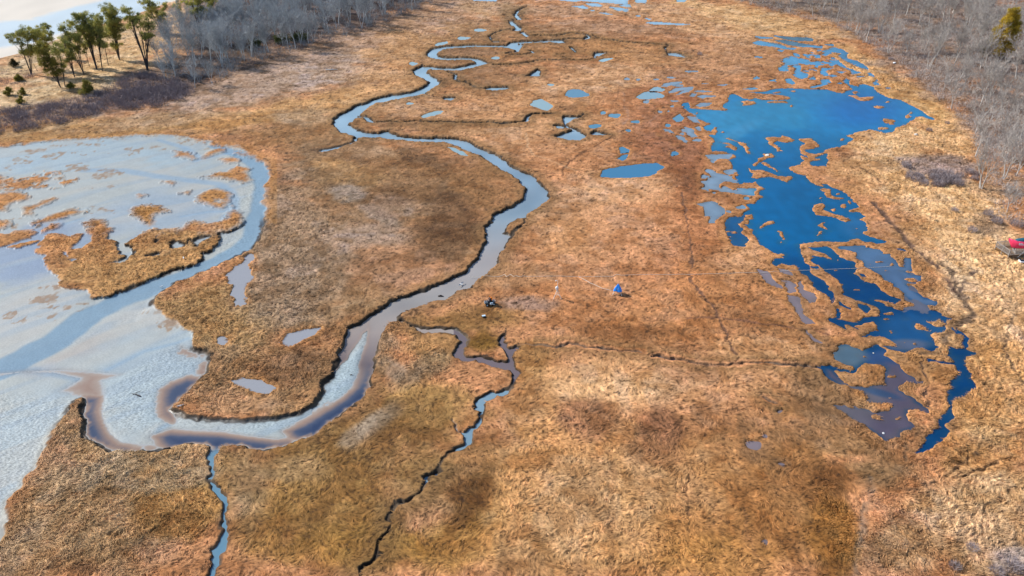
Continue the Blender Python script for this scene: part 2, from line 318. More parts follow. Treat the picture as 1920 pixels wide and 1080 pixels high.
BASINS = [P("1518,462 1533,462 1553,462 1563,470 1573,480 1585,485 1603,490 1605,502 1598,510 1610,517 1623,526 1647,533 1652,543 1665,552 1690,562 1677,567 1643,560 1637,560 1640,563 1660,570 1678,578 1695,585 1710,580 1730,584 1740,580 1762,584 1763,590 1783,595 1777,602 1773,610 1770,616 1763,622 1743,625 1748,640 1747,645 1757,649 1748,655 1723,653 1702,655 1695,660 1678,655 1657,647 1680,647 1678,640 1657,630 1637,628 1615,631 1633,625 1647,618 1645,608 1640,602 1623,602 1602,612 1613,618 1597,612 1597,607 1582,607 1585,617 1578,613 1562,605 1555,598 1567,592 1565,580 1570,578 1572,590 1570,598 1578,599 1602,602 1620,595 1653,592 1652,580 1637,572 1618,565 1607,563 1585,550 1583,547 1578,532 1567,520 1555,510 1547,503 1537,497 1523,487 1523,478 1540,480 1560,487 1562,485 1547,473 1533,470 1523,467"),
    P("1573,465 1585,460 1620,460 1623,464 1648,466 1658,475 1673,477 1680,492 1687,500 1697,500 1695,482 1707,485 1708,500 1707,507 1693,507 1707,515 1727,517 1723,527 1717,530 1698,532 1715,547 1732,560 1755,562 1755,570 1735,570 1715,562 1698,553 1697,548 1680,538 1677,530 1657,525 1655,517 1640,507 1623,498 1618,488 1607,482 1607,473 1590,468"),
    P("1790,618 1798,620 1815,632 1813,640 1813,657 1827,660 1825,663 1807,667 1805,680 1813,690 1828,718 1832,724 1827,728 1813,732 1797,747 1788,753 1788,775 1790,782 1773,795 1772,805 1767,825 1753,835 1732,845 1717,844 1732,828 1748,813 1758,797 1767,787 1765,778 1780,768 1782,757 1780,742 1770,732 1780,728 1782,715 1795,707 1800,697 1790,683 1773,680 1740,676 1742,672 1773,677 1793,678 1782,665 1780,657 1780,648 1807,655 1808,648 1805,640 1805,628 1792,622"),
    P("1665,680 1687,682 1693,695 1712,707 1727,715 1700,716 1682,730 1712,747 1715,753 1743,770 1740,773 1715,765 1698,767 1697,777 1715,798 1690,805 1685,818 1662,825 1653,815 1633,802 1607,790 1590,775 1562,760 1580,758 1595,763 1615,765 1640,772 1657,770 1673,762 1663,752 1627,753 1627,742 1612,730 1590,723 1570,713 1557,705 1553,693 1558,695 1573,710 1597,723 1630,727 1640,722 1660,720 1662,705 1668,690"),
    P("1580,642 1595,645 1610,652 1622,658 1630,648 1650,645 1662,655 1657,662 1655,668 1675,678 1690,683 1668,690 1660,683 1620,678 1613,685 1608,697 1597,699 1570,692 1545,690 1560,688 1597,695 1607,690 1604,683 1585,678 1568,668 1563,660 1575,655"),
    P("1610,510 1620,512 1625,518 1617,516.5"), P("1520,500 1534,499 1537,503 1522,502"), P("1576,566 1596,577 1594,580 1580,573"), P("1608,569 1630,573 1634,580 1622,584 1612,577"), P("1678,464 1692,465 1704,470 1690,468")]
SHALLOW = BASINS[3:5] + [BASINS[8]]
LAG_ISLES = [P(s) for s in ("1386,190 1400,188 1415,189 1419,193 1408,197 1393,197.5 1396,193", "1437,190 1450,188.5 1475,189 1478,193 1465,192.5 1440,192", "1587,178 1605,178 1613,181.5 1628,180 1640,180 1632,188.5 1612,188.5 1600,182.5",
    "1436,258 1440,256 1465,257 1467,251 1475,255 1492,262 1488,266 1470,267 1457,264.5 1450,267 1458,273 1463,278 1460,283 1453,283 1453,277 1442,270", "1495,260 1520,258 1535,268 1537,274 1525,278.5 1512,280 1514,284 1525,287 1545,285 1553,279 1558,285 1540,290.5 1528,294.5 1532,297 1541,295 1538,299.5 1522,300.5 1518,308 1498,310 1505,300 1498,289 1515,295 1503,288 1498,280 1503,272 1512,268 1505,266",
    "1428,287 1437,287 1447,285 1453,292 1450,295.5 1438,295.5 1427,303 1420,310 1413,311 1412,307 1418,302 1422,296 1432,292", "1432,302 1442,305 1447,312 1460,319 1462,322.5 1445,315 1433,309 1427,304",
    "1401,311 1408,317 1417,319 1427,317 1442,322 1458,329 1475,330 1485,329 1489,333 1480,338 1478,342.5 1462,337.5 1443,330.5 1420,334.5 1408,332 1410,325 1403,317", "1358,257 1367,257 1383,265 1400,268 1405,278 1410,288 1400,288 1397,280 1392,273 1380,266", "1347,266 1363,266 1382,275 1382,282 1360,275 1367,271",
    "1423,428 1428,420 1435,413 1450,412 1452,417 1442,420 1430,428.5", "1457,431 1467,431 1472,447 1467,449.5 1462,440", "1537,355 1543,351 1557,355 1558,362 1567,368 1582,371 1580,374.5 1562,372.5 1548,367 1545,360",
    "1523,383 1545,380 1548,387 1545,393 1558,398 1573,402 1595,410 1595,413.5 1582,416 1567,408.5 1547,404.5 1532,403 1525,395", "1533,416 1545,413 1547,422 1557,431 1545,427.5 1535,422", "1533,433 1547,431 1538,438 1535,444.5 1532,440", "1586,393 1597,391 1622,387 1622,400 1608,397.5 1592,397.5", "1585,375 1593,372 1604,380 1593,382.5",
    "1734,598 1745,602 1762,596 1777,605 1770,612.5 1752,610.5", "1714,613 1718,606 1728,610 1748,622.5 1730,620.5")]
LAG_OVALS = [(1486, 170, 5.5, 2), (1458, 173, 9, 2), (1485, 198, 4, 2.5), (1605, 173, 7, 3), (1665, 190, 5, 2), (1648, 200, 12, 3), (1667, 226, 14, 4.5), (1702, 217.5, 6.5, 4.5), (1709, 211, 5, 2.5), (1655, 240, 11, 3.5), (1671, 231, 8, 2), (1580, 261, 6, 3), (1357, 247, 6, 2), (1307, 211, 4, 2), (1467, 453, 3, 3), (1570, 362, 5, 2), (1540, 370, 4, 2.2), (1541, 376, 3, 2), (1562, 375, 3, 1.3), (1581, 385, 6.5, 4.5), (1563, 393, 6, 3), (1607, 428, 5, 1.6), (1608, 438, 3, 2),
    (1571, 486, 4, 2), (1568, 505, 6, 2.6), (1603, 542, 7, 3.4), (1665, 587, 8, 4.5), (1662, 597, 8, 3.5), (1667, 620, 6, 3), (1693, 593, 3, 2), (1732, 586, 5, 2.6), (1712, 643, 6, 3), (1693, 639, 5, 2), (1649, 490, 7, 3), (1632, 495, 4, 2.6), (1660, 508, 4, 3), (1673, 495, 6, 4), (1652, 482, 2, 1.2), (1707, 523, 9, 4), (1792, 668, 4, 2.5), (1675, 705, 11, 5), (1647, 780, 10, 7), (1682, 781, 7, 4), (1667, 743, 4, 3), (1678, 722, 3, 3), (1499, 138, 9, 3.4), (1375, 417, 7, 5), (1345, 388, 5, 2), (1563, 100, 9, 2.5), (1618, 667, 5, 4), (1690, 575, 5, 3), (1760, 600, 5, 3)]
# deeper water in the creek and on the flat (brown at its edge, blue where deep): outline
DEEP = [(1.0, P("157,738 187,740 180,768 187,790 200,815 217,830 253,835 283,836 300,845 283,852 207,850 153,825 140,760")), (.35, P("110,730 147,707 100,697 33,697 -60,712 -60,700 33,690 117,687 183,692 232,697 217,703 192,710 197,733 187,745 157,740")),
    (1.0, P("287,814 320,803 367,807 417,809 467,817 520,823 550,820 533,804 567,788 600,770 640,745 668,722 683,700 694,670 716,680 720,730 660,790 600,830 520,850 400,850 320,850")), (.8, P("320,713 350,702 370,703 378,680 390,672 400,690 358,738 335,765 322,787 300,775 297,747 300,727")), (.4, P("337,643 360,653 390,655 388,665 350,664 333,657")),
    (.5, P("694,672 690,660 697,640 706,622 716,608 730,612 715,680")), (.7, P("385,838 415,838 404,880 402,905 428,935 432,1000 420,1035 405,1085 380,1085 410,1010 408,940 384,905"))]
STREAM = P("402,273 425,281 450,288 475,301 490,318 498,345 490,380 484,410 478,440 452,466 405,490 335,520 235,556 165,588 105,636 0,690 -80,722")
RUNNELS = [(5, P("300,262 345,275 368,290 376,297 366,301")), (7, P("160,318 230,318 300,330 365,338 410,343 432,358 438,375 436,395 425,405")), (3, P("376,297 400,293 430,285 446,289")), (2.5, P("437,388 420,395 390,396 340,405")), (3, P("0,456 40,447 80,430 115,420 155,408")), (5, P("-20,700 60,690 120,700 170,712")), (3, P("200,690 270,655 330,640 350,633")), (3, P("322,787 300,800 288,815"))]
RIPPLED = [P(s) for s in ("-80,735 110,735 155,745 130,775 95,820 40,910 0,960 -80,1000", "190,740 240,690 290,655 335,640 380,660 385,690 350,700 305,725 295,770 315,800 285,812 220,815 195,790 185,760", "335,780 420,790 520,782 590,762 640,670 690,600 700,610 690,655 650,735 560,785 530,805 420,803 330,800", "430,395 450,360 470,335 490,330 490,360 470,390 445,395", "405,440 440,430 470,428 470,445 440,470 400,480", "110,650 240,590 330,540 300,570 200,610 120,650")]
# soil and plant colours: (x, y, rx, ry, turn deg, strength, colour as photographed)
ZONES = [
    (600, 110, 420, 60, -18, .9, (186, 154, 130)), (720, 60, 260, 40, -14, .8, (178, 142, 115)), (440, 170, 200, 30, -16, .8, (172, 145, 128)), (590, 135, 90, 22, -15, .5, (178, 154, 138)), (700, 145, 60, 20, -10, .5, (180, 154, 134)),
    (560, 205, 260, 22, -10, .9, (200, 152, 98)), (760, 110, 90, 55, -35, .7, (205, 155, 105)), (180, 240, 240, 18, -6, .8, (170, 128, 75)), (80, 236, 120, 10, -10, .6, (190, 158, 120)), (300, 222, 150, 14, -8, .6, (184, 150, 118)),
    (560, 250, 130, 30, -5, .9, (150, 108, 66)), (470, 225, 120, 10, -8, .5, (170, 118, 60)), (570, 220, 60, 16, 0, .7, (172, 142, 110)), (700, 300, 140, 40, 8, .8, (150, 116, 82)), (720, 290, 60, 18, 10, .6, (176, 146, 118)), (800, 300, 60, 20, 15, .6, (120, 84, 52)),
    (800, 350, 190, 70, 5, .9, (140, 100, 62)), (600, 330, 60, 60, 0, .8, (146, 112, 78)), (680, 400, 160, 70, -8, .8, (142, 108, 76)), (840, 430, 60, 50, -20, .8, (112, 78, 48)), (640, 330, 80, 20, 0, .5, (160, 122, 76)), (720, 370, 120, 14, -4, .6, (128, 92, 58)), (690, 440, 80, 14, 10, .6, (166, 144, 126)),
    (560, 450, 110, 60, 0, .8, (154, 126, 100)), (560, 480, 70, 20, 10, .6, (160, 140, 122)), (600, 560, 160, 60, -20, .7, (146, 114, 80)), (740, 500, 90, 40, 0, .7, (170, 124, 90)), (620, 590, 80, 14, -15, .6, (170, 140, 108)), (400, 590, 90, 60, 0, .7, (158, 120, 74)), (480, 700, 120, 60, 0, .8, (152, 118, 80)), (430, 755, 90, 20, 5, .7, (176, 134, 96)),
    (540, 690, 60, 30, 0, .6, (140, 100, 66)), (190, 930, 190, 160, 0, .9, (184, 150, 108)), (300, 860, 120, 40, 0, .5, (190, 156, 114)), (330, 960, 70, 60, 0, .7, (176, 128, 68)), (60, 1020, 80, 80, 0, .6, (182, 148, 108)), (600, 940, 170, 120, 0, .9, (154, 116, 62)), (500, 1000, 90, 80, 0, .7, (154, 112, 56)), (540, 880, 80, 24, -5, .6, (160, 130, 92)), (470, 930, 40, 90, 5, .5, (158, 132, 98)),
    (680, 830, 80, 60, -30, .7, (142, 106, 58)), (800, 770, 90, 60, 0, .8, (158, 122, 68)), (640, 1030, 160, 50, 0, .8, (158, 116, 54)), (700, 800, 60, 20, -40, .5, (168, 140, 108)), (840, 640, 90, 40, 0, .7, (156, 118, 70)), (800, 690, 60, 24, -20, .7, (140, 116, 86)), (900, 600, 110, 34, -5, .8, (142, 104, 56)), (905, 640, 50, 24, 0, .8, (134, 96, 38)), (760, 860, 70, 60, 0, .6, (140, 104, 60)),
    (870, 900, 80, 90, -25, .7, (160, 120, 74)), (880, 940, 30, 70, -25, .7, (128, 86, 44)), (850, 1020, 90, 50, -30, .6, (168, 124, 56)), (790, 900, 60, 40, -35, .5, (166, 130, 78)),
    (985, 670, 50, 40, 0, .6, (160, 116, 62)), (1000, 740, 50, 60, 20, .5, (176, 130, 78)),
    (1000, 200, 200, 50, 0, .6, (200, 150, 104)), (870, 100, 120, 60, 0, .5, (172, 128, 84)), (900, 140, 90, 24, 0, .7, (150, 108, 72)), (880, 97, 60, 8, 0, .7, (140, 106, 78)), (1080, 90, 130, 26, 0, .7, (164, 116, 70)), (970, 60, 110, 22, 0, .5, (160, 122, 84)), (930, 20, 70, 16, 0, .6, (190, 150, 106)), (1060, 20, 140, 14, 0, .7, (186, 146, 116)), (960, 25, 24, 20, 0, .6, (140, 112, 80)),
    (1150, 50, 160, 14, 4, .6, (178, 140, 112)), (1240, 20, 120, 16, 0, .6, (204, 158, 118)), (1350, 50, 120, 30, 10, .6, (214, 168, 122)), (1350, 110, 120, 30, 0, .6, (182, 136, 98)), (1200, 100, 90, 24, 0, .5, (176, 128, 80)), (1130, 140, 120, 24, 0, .6, (212, 166, 124)), (800, 200, 90, 20, 0, .6, (180, 138, 100)), (860, 238, 120, 10, 0, .6, (140, 104, 66)), (1000, 260, 120, 30, 0, .5, (208, 156, 112)),
    (1240, 250, 60, 90, 10, .6, (164, 106, 72)), (1290, 330, 50, 60, 0, .7, (160, 102, 64)), (1180, 200, 60, 24, 0, .5, (176, 116, 76)), (1100, 290, 90, 24, 0, .4, (186, 130, 88)), (1180, 350, 120, 30, 0, .5, (214, 166, 124)), (1080, 380, 90, 50, 0, .4, (212, 164, 120)), (1310, 400, 60, 120, 0, .5, (176, 112, 70)), (1250, 470, 90, 60, 0, .4, (192, 126, 82)), (1150, 440, 120, 50, 0, .5, (208, 150, 106)), (1050, 430, 50, 40, 0, .4, (200, 146, 96)),
    (1040, 560, 120, 40, 0, .5, (178, 116, 68)), (960, 520, 60, 20, 0, .5, (178, 136, 98)), (1000, 570, 70, 14, 0, .7, (158, 124, 104)), (1400, 540, 120, 80, 20, .5, (180, 120, 70)), (1280, 600, 120, 50, 0, .5, (188, 128, 80)), (1180, 620, 90, 24, 0, .5, (168, 110, 62)), (1420, 590, 90, 30, 0, .5, (170, 112, 66)), (1500, 640, 70, 24, 30, .5, (164, 110, 62)), (1430, 655, 90, 18, 0, .6, (206, 156, 110)), (1400, 490, 60, 30, 0, .4, (206, 150, 104)), (1390, 350, 40, 60, 0, .4, (190, 128, 84)),
    (1150, 720, 140, 40, 0, .7, (214, 164, 114)), (1100, 780, 50, 34, 0, .8, (156, 104, 70)), (1230, 815, 44, 36, 20, .8, (146, 94, 62)), (1060, 880, 120, 100, -20, .6, (206, 152, 94)), (1130, 960, 140, 90, -20, .7, (214, 164, 108)), (1250, 900, 120, 60, 0, .5, (206, 154, 98)), (1010, 860, 60, 60, -30, .4, (184, 134, 82)), (1000, 1040, 120, 40, 0, .5, (208, 156, 94)), (1240, 1040, 90, 50, 0, .4, (196, 140, 80)), (1480, 720, 110, 30, 0, .5, (202, 150, 104)), (1360, 760, 120, 40, 0, .4, (196, 142, 96)),
    (1440, 950, 160, 110, 0, .8, (166, 114, 60)), (1540, 900, 80, 40, 0, .7, (140, 92, 50)), (1500, 830, 120, 40, 0, .6, (158, 110, 64)), (1380, 1050, 110, 40, 0, .6, (176, 124, 62)), (1560, 1010, 60, 70, 0, .7, (152, 102, 46)), (1590, 840, 50, 20, 0, .7, (206, 160, 110)), (1640, 880, 60, 24, 0, .7, (146, 112, 74)), (1340, 900, 60, 70, 0, .4, (204, 150, 98)), (1560, 750, 40, 24, 0, .5, (152, 114, 74)), (1590, 750, 50, 14, 20, .9, (214, 166, 112)), (1500, 780, 60, 16, 0, .6, (158, 112, 70)),
    (1680, 560, 60, 60, 0, .3, (176, 124, 70)), (1640, 700, 90, 60, 0, .5, (178, 130, 78)), (1780, 560, 40, 60, -30, .6, (172, 126, 80)), (1770, 690, 60, 40, 0, .5, (184, 136, 80)), (1740, 450, 90, 40, 40, .7, (196, 148, 98)), (1640, 330, 70, 40, 20, .6, (196, 148, 98)), (1700, 480, 60, 24, 45, .6, (170, 126, 84)), (1790, 800, 40, 50, 0, .5, (178, 130, 74)),
    (1860, 560, 90, 120, 0, .9, (222, 182, 138)), (1860, 740, 90, 90, 0, .8, (206, 156, 98)), (1830, 430, 110, 70, 30, .9, (224, 184, 136)), (1740, 340, 120, 60, 30, .9, (222, 180, 130)), (1790, 260, 70, 40, 30, .8, (220, 178, 126)), (1700, 270, 50, 30, 0, .7, (222, 182, 134)), (1620, 130, 90, 24, 38, .9, (214, 168, 112)), (1500, 50, 120, 20, 8, .7, (206, 162, 112)), (1400, 30, 100, 20, 12, .8, (218, 174, 122)), (1720, 190, 60, 24, 38, .8, (216, 170, 110)), (1680, 160, 40, 14, 40, .6, (196, 150, 100)),
    (1840, 860, 90, 40, -20, .7, (196, 148, 94)), (1830, 840, 60, 14, -25, .6, (150, 110, 66)), (1860, 800, 50, 24, 0, .6, (220, 178, 126)), (1870, 920, 90, 30, -10, .9, (228, 188, 140)), (1800, 960, 150, 60, 0, .9, (218, 180, 136)), (1700, 1020, 90, 60, 0, .9, (212, 174, 134)), (1860, 1040, 90, 50, 0, .9, (196, 160, 122)), (1900, 1060, 40, 30, 0, .7, (160, 148, 148)),
    (180, 150, 230, 40, -16, .9, (212, 182, 140)), (60, 180, 130, 26, -8, .9, (208, 178, 138)), (260, 90, 150, 30, -20, .8, (214, 178, 128)), (90, 205, 120, 14, -12, .7, (150, 124, 112)), (260, 185, 90, 18, -15, .8, (120, 100, 98)), (330, 150, 90, 24, -15, .8, (110, 92, 88)), (470, 70, 180, 40, -20, .9, (120, 98, 84)), (640, 30, 140, 30, -14, .9, (112, 96, 92)), (20, 130, 50, 14, 0, .6, (140, 120, 116)), (420, 30, 60, 20, -20, .6, (190, 160, 124)),
    (60, 110, 120, 24, -18, 1.0, (206, 176, 136)), (200, 70, 120, 26, -20, 1.0, (212, 178, 134)), (330, 40, 60, 26, -20, .9, (206, 172, 132)), (290, 140, 60, 18, -15, .8, (150, 124, 108)), (450, 50, 160, 40, -18, .9, (112, 94, 84)), (380, 120, 70, 30, -15, .9, (116, 98, 88)),
    (650, 362, 34, 16, 10, .7, (138, 126, 118)), (720, 408, 40, 12, 25, .7, (144, 128, 116)), (735, 392, 40, 20, 10, .6, (146, 118, 100)), (560, 470, 40, 20, 20, .7, (150, 136, 126)), (590, 480, 60, 14, 0, .5, (156, 138, 124)), (510, 590, 60, 24, 0, .6, (156, 134, 112)), (690, 800, 50, 16, -35, .7, (166, 150, 136)), (730, 690, 40, 20, 20, .6, (170, 150, 130)), (720, 640, 30, 16, 0, .5, (166, 142, 122)), (330, 900, 70, 16, -10, .5, (170, 150, 124)), (210, 880, 60, 20, -30, .5, (172, 146, 112)), (860, 470, 30, 12, 0, .5, (176, 146, 118)),
    (270, 490, 190, 60, -15, 1.0, (178, 134, 82)), (90, 410, 160, 60, 0, .9, (180, 126, 74)), (270, 400, 60, 20, 0, 1.0, (170, 122, 64)), (400, 370, 60, 40, 0, .8, (174, 126, 74)), (400, 590, 90, 60, 0, .6, (172, 136, 88)),
    (545, 420, 70, 110, 0, .85, (152, 124, 98)), (545, 530, 90, 60, -10, .8, (156, 130, 106)), (640, 310, 50, 12, 5, .7, (178, 134, 84)), (690, 440, 90, 20, -5, .6, (160, 134, 116)), (800, 395, 70, 12, 0, .4, (162, 134, 108)),
    (1800, 60, 240, 90, 20, 1.0, (150, 126, 112)), (1560, 12, 160, 22, 6, .9, (156, 134, 116)), (1880, 220, 70, 90, 10, .9, (152, 124, 106)), (1750, 130, 60, 40, 40, .7, (156, 126, 104)), (1770, 312, 70, 24, 5, .9, (150, 130, 126)), (1880, 340, 50, 30, 0, .7, (156, 126, 100)), (1860, 420, 40, 20, 0, .6, (150, 124, 104)),
    (1100, 788, 44, 34, 10, .6, (150, 104, 74)), (1238, 812, 30, 36, 20, .65, (136, 92, 64)), (1225, 850, 44, 20, 10, .6, (156, 108, 70)), (1275, 215, 40, 30, 0, .8, (158, 98, 68)), (1262, 270, 44, 34, 0, .8, (160, 104, 72)), (1300, 335, 26, 60, 0, .7, (156, 100, 66)), (905, 642, 48, 24, 0, .8, (132, 96, 38)), (878, 945, 20, 70, 28, .8, (120, 82, 42)), (840, 430, 60, 46, -20, .7, (112, 80, 52)), (805, 298, 60, 16, 12, .7, (118, 84, 54)),
    (1545, 905, 70, 34, 0, .8, (134, 90, 50)), (1565, 1020, 44, 80, 0, .8, (146, 98, 44)), (1180, 622, 70, 10, 0, .6, (140, 92, 54)), (1450, 960, 60, 90, 0, .5, (156, 104, 56)), (1100, 960, 90, 90, -20, .5, (218, 168, 114)), (940, 980, 40, 60, 28, .5, (206, 156, 98)), (1395, 470, 30, 40, 0, .6, (212, 160, 118)), (1120, 730, 120, 18, 0, .5, (222, 176, 126)), (1545, 745, 50, 60, -20, .8, (138, 104, 72)), (1610, 840, 80, 26, 10, .7, (142, 104, 68)), (1660, 890, 70, 40, 0, .7, (138, 106, 72)), (1700, 690, 50, 60, 0, .5, (160, 116, 72))]
TRACKS = [  # trodden lines: (width m, strength, depth m, colour, line)
    (1.6, .9, .15, (98, 76, 68), P("1640,380 1657,400 1680,425 1700,450 1715,467 1735,482 1757,500 1775,520 1790,545")), (1.8, .8, .15, (92, 76, 66), P("1763,493 1780,503 1793,530 1810,567 1827,587 1815,600 1797,607 1785,620 1773,633 1766,645 1757,657 1745,662 1730,663")), (1.0, .8, .1, (80, 66, 66), P("1827,507 1815,520 1803,540 1806,555")),
    (.9, .7, .1, (120, 92, 70), P("1827,587 1847,607 1880,637 1900,660")), (.6, .8, .1, (80, 62, 56), P("1728,670 1731,690 1737,712 1738,735 1742,765")), (.8, .8, .12, (96, 74, 56), P("1733,800 1715,820 1698,833 1697,862")), (.8, .8, .15, (80, 60, 46), P("1840,833 1820,855 1807,867 1785,885 1763,897 1735,910 1707,920")), (.7, .8, .15, (96, 72, 52), P("1873,863 1850,877 1827,883 1790,897")),
    (.9, .6, .06, (120, 106, 98), P("1630,898 1633,920 1620,953 1613,1003 1607,1040 1606,1110")), (.5, .8, .1, (110, 76, 52), P("1295,890 1287,920 1288,935 1290,953 1293,965")), (.9, .5, .05, (138, 96, 60), P("1145,850 1150,890 1145,930 1140,1000 1150,1080")), (.7, .85, .06, (112, 80, 66), P("1278,360 1284,390 1290,427 1297,470 1295,527 1310,545 1330,567 1350,600 1365,632 1380,663")),
    (.7, .75, .05, (124, 84, 66), P("1287,597 1320,594 1347,595 1397,600 1447,610 1513,617 1553,627")), (.7, .85, .05, (112, 74, 50), P("1150,253 1128,268 1105,279 1065,304 1055,317 1053,332")), (.5, .6, .05, (130, 90, 66), P("1160,140 1161,160 1159,183")), (.6, .5, .05, (134, 98, 74), P("1383,131 1370,140 1355,146 1338,155")), (.8, .5, .04, (160, 134, 128), P("1170,172 1171,200 1180,215 1165,240 1158,250")), (.8, .5, .04, (160, 134, 128), P("1260,205 1235,215 1218,228 1222,240")),
    (.9, .6, .04, (150, 126, 118), P("930,566 960,568 990,569 1020,566")), (.9, .5, .04, (150, 126, 118), P("940,560 975,557 1000,558")), (.7, .5, .04, (214, 176, 140), P("987,250 990,275 1000,290 1030,300 1080,320")), (1.0, .5, .04, (140, 84, 58), P("1270,200 1250,240 1240,260 1260,290 1270,310")), (1.0, .45, .04, (140, 86, 60), P("1200,210 1230,225 1245,235 1236,262 1215,290")), (.5, .6, .05, (126, 86, 58), P("1303,345 1290,365 1282,380")), (.5, .4, .03, (126, 86, 58), P("1395,960 1400,1000 1420,1040")),
    (.9, .7, .15, (104, 78, 60), P("1660,350 1640,330 1622,318 1610,312")), (.7, .6, .1, (92, 74, 64), P("1900,590 1890,620 1885,655 1900,690 1920,720")), (.9, .5, .1, (140, 110, 84), P("1770,485 1800,487 1830,483 1860,478"))]
# ------------------------------------------------------------------ signed distances (metres, positive inside)
def sdf_poly(X, Y, pts, margin=5.0):
    gx, gy = ground(pts[:, 0], pts[:, 1])
    out = np.full(X.shape, -margin, np.float32)
    sel = np.nonzero((X > gx.min() - margin) & (X < gx.max() + margin) & (Y > gy.min() - margin) & (Y < gy.max() + margin))[0]
    if len(sel) == 0: return out
    x = X[sel]; y = Y[sel]
    d2 = np.full(x.shape, 1e12, np.float32); ins = np.zeros(x.shape, bool)
    n = len(gx)
    for i in range(n):
        ax, ay, bx, by = gx[i], gy[i], gx[(i + 1) % n], gy[(i + 1) % n]
        ex, ey = bx - ax, by - ay
        L2 = ex * ex + ey * ey
        if L2 < 1e-9: continue
        px_ = x - ax; py_ = y - ay
        t = np.clip((px_ * ex + py_ * ey) / L2, 0, 1)
        dd = (px_ - t * ex) ** 2 + (py_ - t * ey) ** 2
        np.minimum(d2, dd, out=d2)
        c = (ay > y) != (by > y)
        if c.any():
            ins ^= c & (px_ < ex * py_ / (ey if abs(ey) > 1e-12 else 1e-12))
    d = np.sqrt(d2)
    out[sel] = np.where(ins, d, np.maximum(-d, -margin))
    return out


def sdf_line(X, Y, pts, w, margin=5.0):
    gx, gy = ground(pts[:, 0], pts[:, 1])
    out = np.full(X.shape, -margin, np.float32)
    m = margin + w
    sel = np.nonzero((X > gx.min() - m) & (X < gx.max() + m) & (Y > gy.min() - m) & (Y < gy.max() + m))[0]
    if len(sel) == 0: return out
    x = X[sel]; y = Y[sel]
    d2 = np.full(x.shape, 1e12, np.float32)
    for i in range(len(gx) - 1):
        ex, ey = gx[i + 1] - gx[i], gy[i + 1] - gy[i]
        L2 = max(ex * ex + ey * ey, 1e-9)
        px_ = x - gx[i]; py_ = y - gy[i]
        t = np.clip((px_ * ex + py_ * ey) / L2, 0, 1)
        np.minimum(d2, (px_ - t * ex) ** 2 + (py_ - t * ey) ** 2, out=d2)
    out[sel] = np.maximum(w / 2 - np.sqrt(d2), -margin)
    return out


def oval(c, n=14):
    t = np.arange(n) * 2 * math.pi / n
    k = 1 + 0.12 * np.sin(3 * t + c[0]) + 0.08 * np.sin(2 * t + c[1])
    return np.stack([c[0] + c[2] * k * np.cos(t), c[1] + c[3] * k * np.sin(t)], 1)


# ------------------------------------------------------------------ the ground grid: finer where it lies nearer
us = np.arange(-330, 2251, 1.75); vs = np.arange(1290, -76, -1.25)
NU, NV = len(us), len(vs)
UU, VV = np.meshgrid(us, vs)
UU = UU + RNG.uniform(-.35, .35, UU.shape); VV = VV + RNG.uniform(-.3, .3, VV.shape)
PX = UU.ravel(); PY = VV.ravel()
GX, GY = ground(PX, PY)
GX = GX.astype(np.float32); GY = GY.astype(np.float32); PX = PX.astype(np.float32); PY = PY.astype(np.float32)
DIST = np.sqrt(GX ** 2 + GY ** 2 + CAM_H ** 2)
# ragged edges
WXc = GX + .55 * (vn(GX / 1.6, GY / 1.6, 0) - .5) + .45 * (vn(GX / .6, GY / .6, 1) - .5)
WYc = GY + .55 * (vn(GX / 1.6, GY / 1.6, 2) - .5) + .45 * (vn(GX / .6, GY / .6, 3) - .5)
FB = (vn(GX / 2.2, GY / 2.2, 4) - .5) + .7 * (vn(GX / .9, GY / 1.3, 5) - .5) + .6 * (vn(GX / .4, GY / .7, 0) - .5)

low = sdf_poly(WXc, WYc, LOW, 8.0)
low = np.where(low > -2, low + .35 * FB, low)
low = np.minimum(low, -sdf_poly(WXc, WYc, BAR_ISLE))
for rag, poly in FLAT_ISLES:
    s = sdf_poly(WXc, WYc, poly)
    low = np.minimum(low, -np.where(s < -1.3 * rag, -5, s + rag * 2.8 * FB))
stub = np.zeros(GX.shape, np.float32)
for x, y, rx, ry, rag in FLAT_TUFTS:
    s = sdf_poly(WXc, WYc, oval((x, y, rx, ry)))
    if rag >= .8: stub = np.maximum(stub, np.where(s < -1.0 * rag, 0, sstep(-.4, .6, s + rag * 2.6 * FB - .3 * rag)))
    else: low = np.minimum(low, -np.where(s < -.9 * rag, -5, s + rag * 4.0 * FB - .5 * rag))
for poly in FLAT_HOLES:
    low = np.maximum(low, np.minimum(sdf_poly(WXc, WYc, poly) + FB, 2))
low = low + np.where(low > -1.5, .10 * (((PY > 850) & (PX < 460) & (PX > 360)) | ((PY > 610) & (PX > 780) & (PX < 1000) & (PY < 872))), 0)
flat_low = low.copy()
cr_depth = np.full(GX.shape, .44, np.float32)
for w_, dep_, line in CREEKS:
    s = sdf_line(WXc, WYc, line, w_ * 1.0)
    m = (s > low) & (s > -.5)
    cr_depth[m] = dep_ * .62
    low = np.maximum(low, s)
for poly in CREEK_POOLS:
    low = np.maximum(low, sdf_poly(WXc, WYc, poly))

pond_sd = []
pond = np.full(GX.shape, -5, np.float32)
for lab, sh in PONDS:
    s = sdf_poly(WXc * .7 + GX * .3, WYc * .7 + GY * .3, sh if isinstance(sh, np.ndarray) else oval(sh))
    s = np.where(s > -2, s + (1.3 if 'stubble' in lab else .22) * FB, s)
    pond_sd.append(s)
    pond = np.maximum(pond, s)

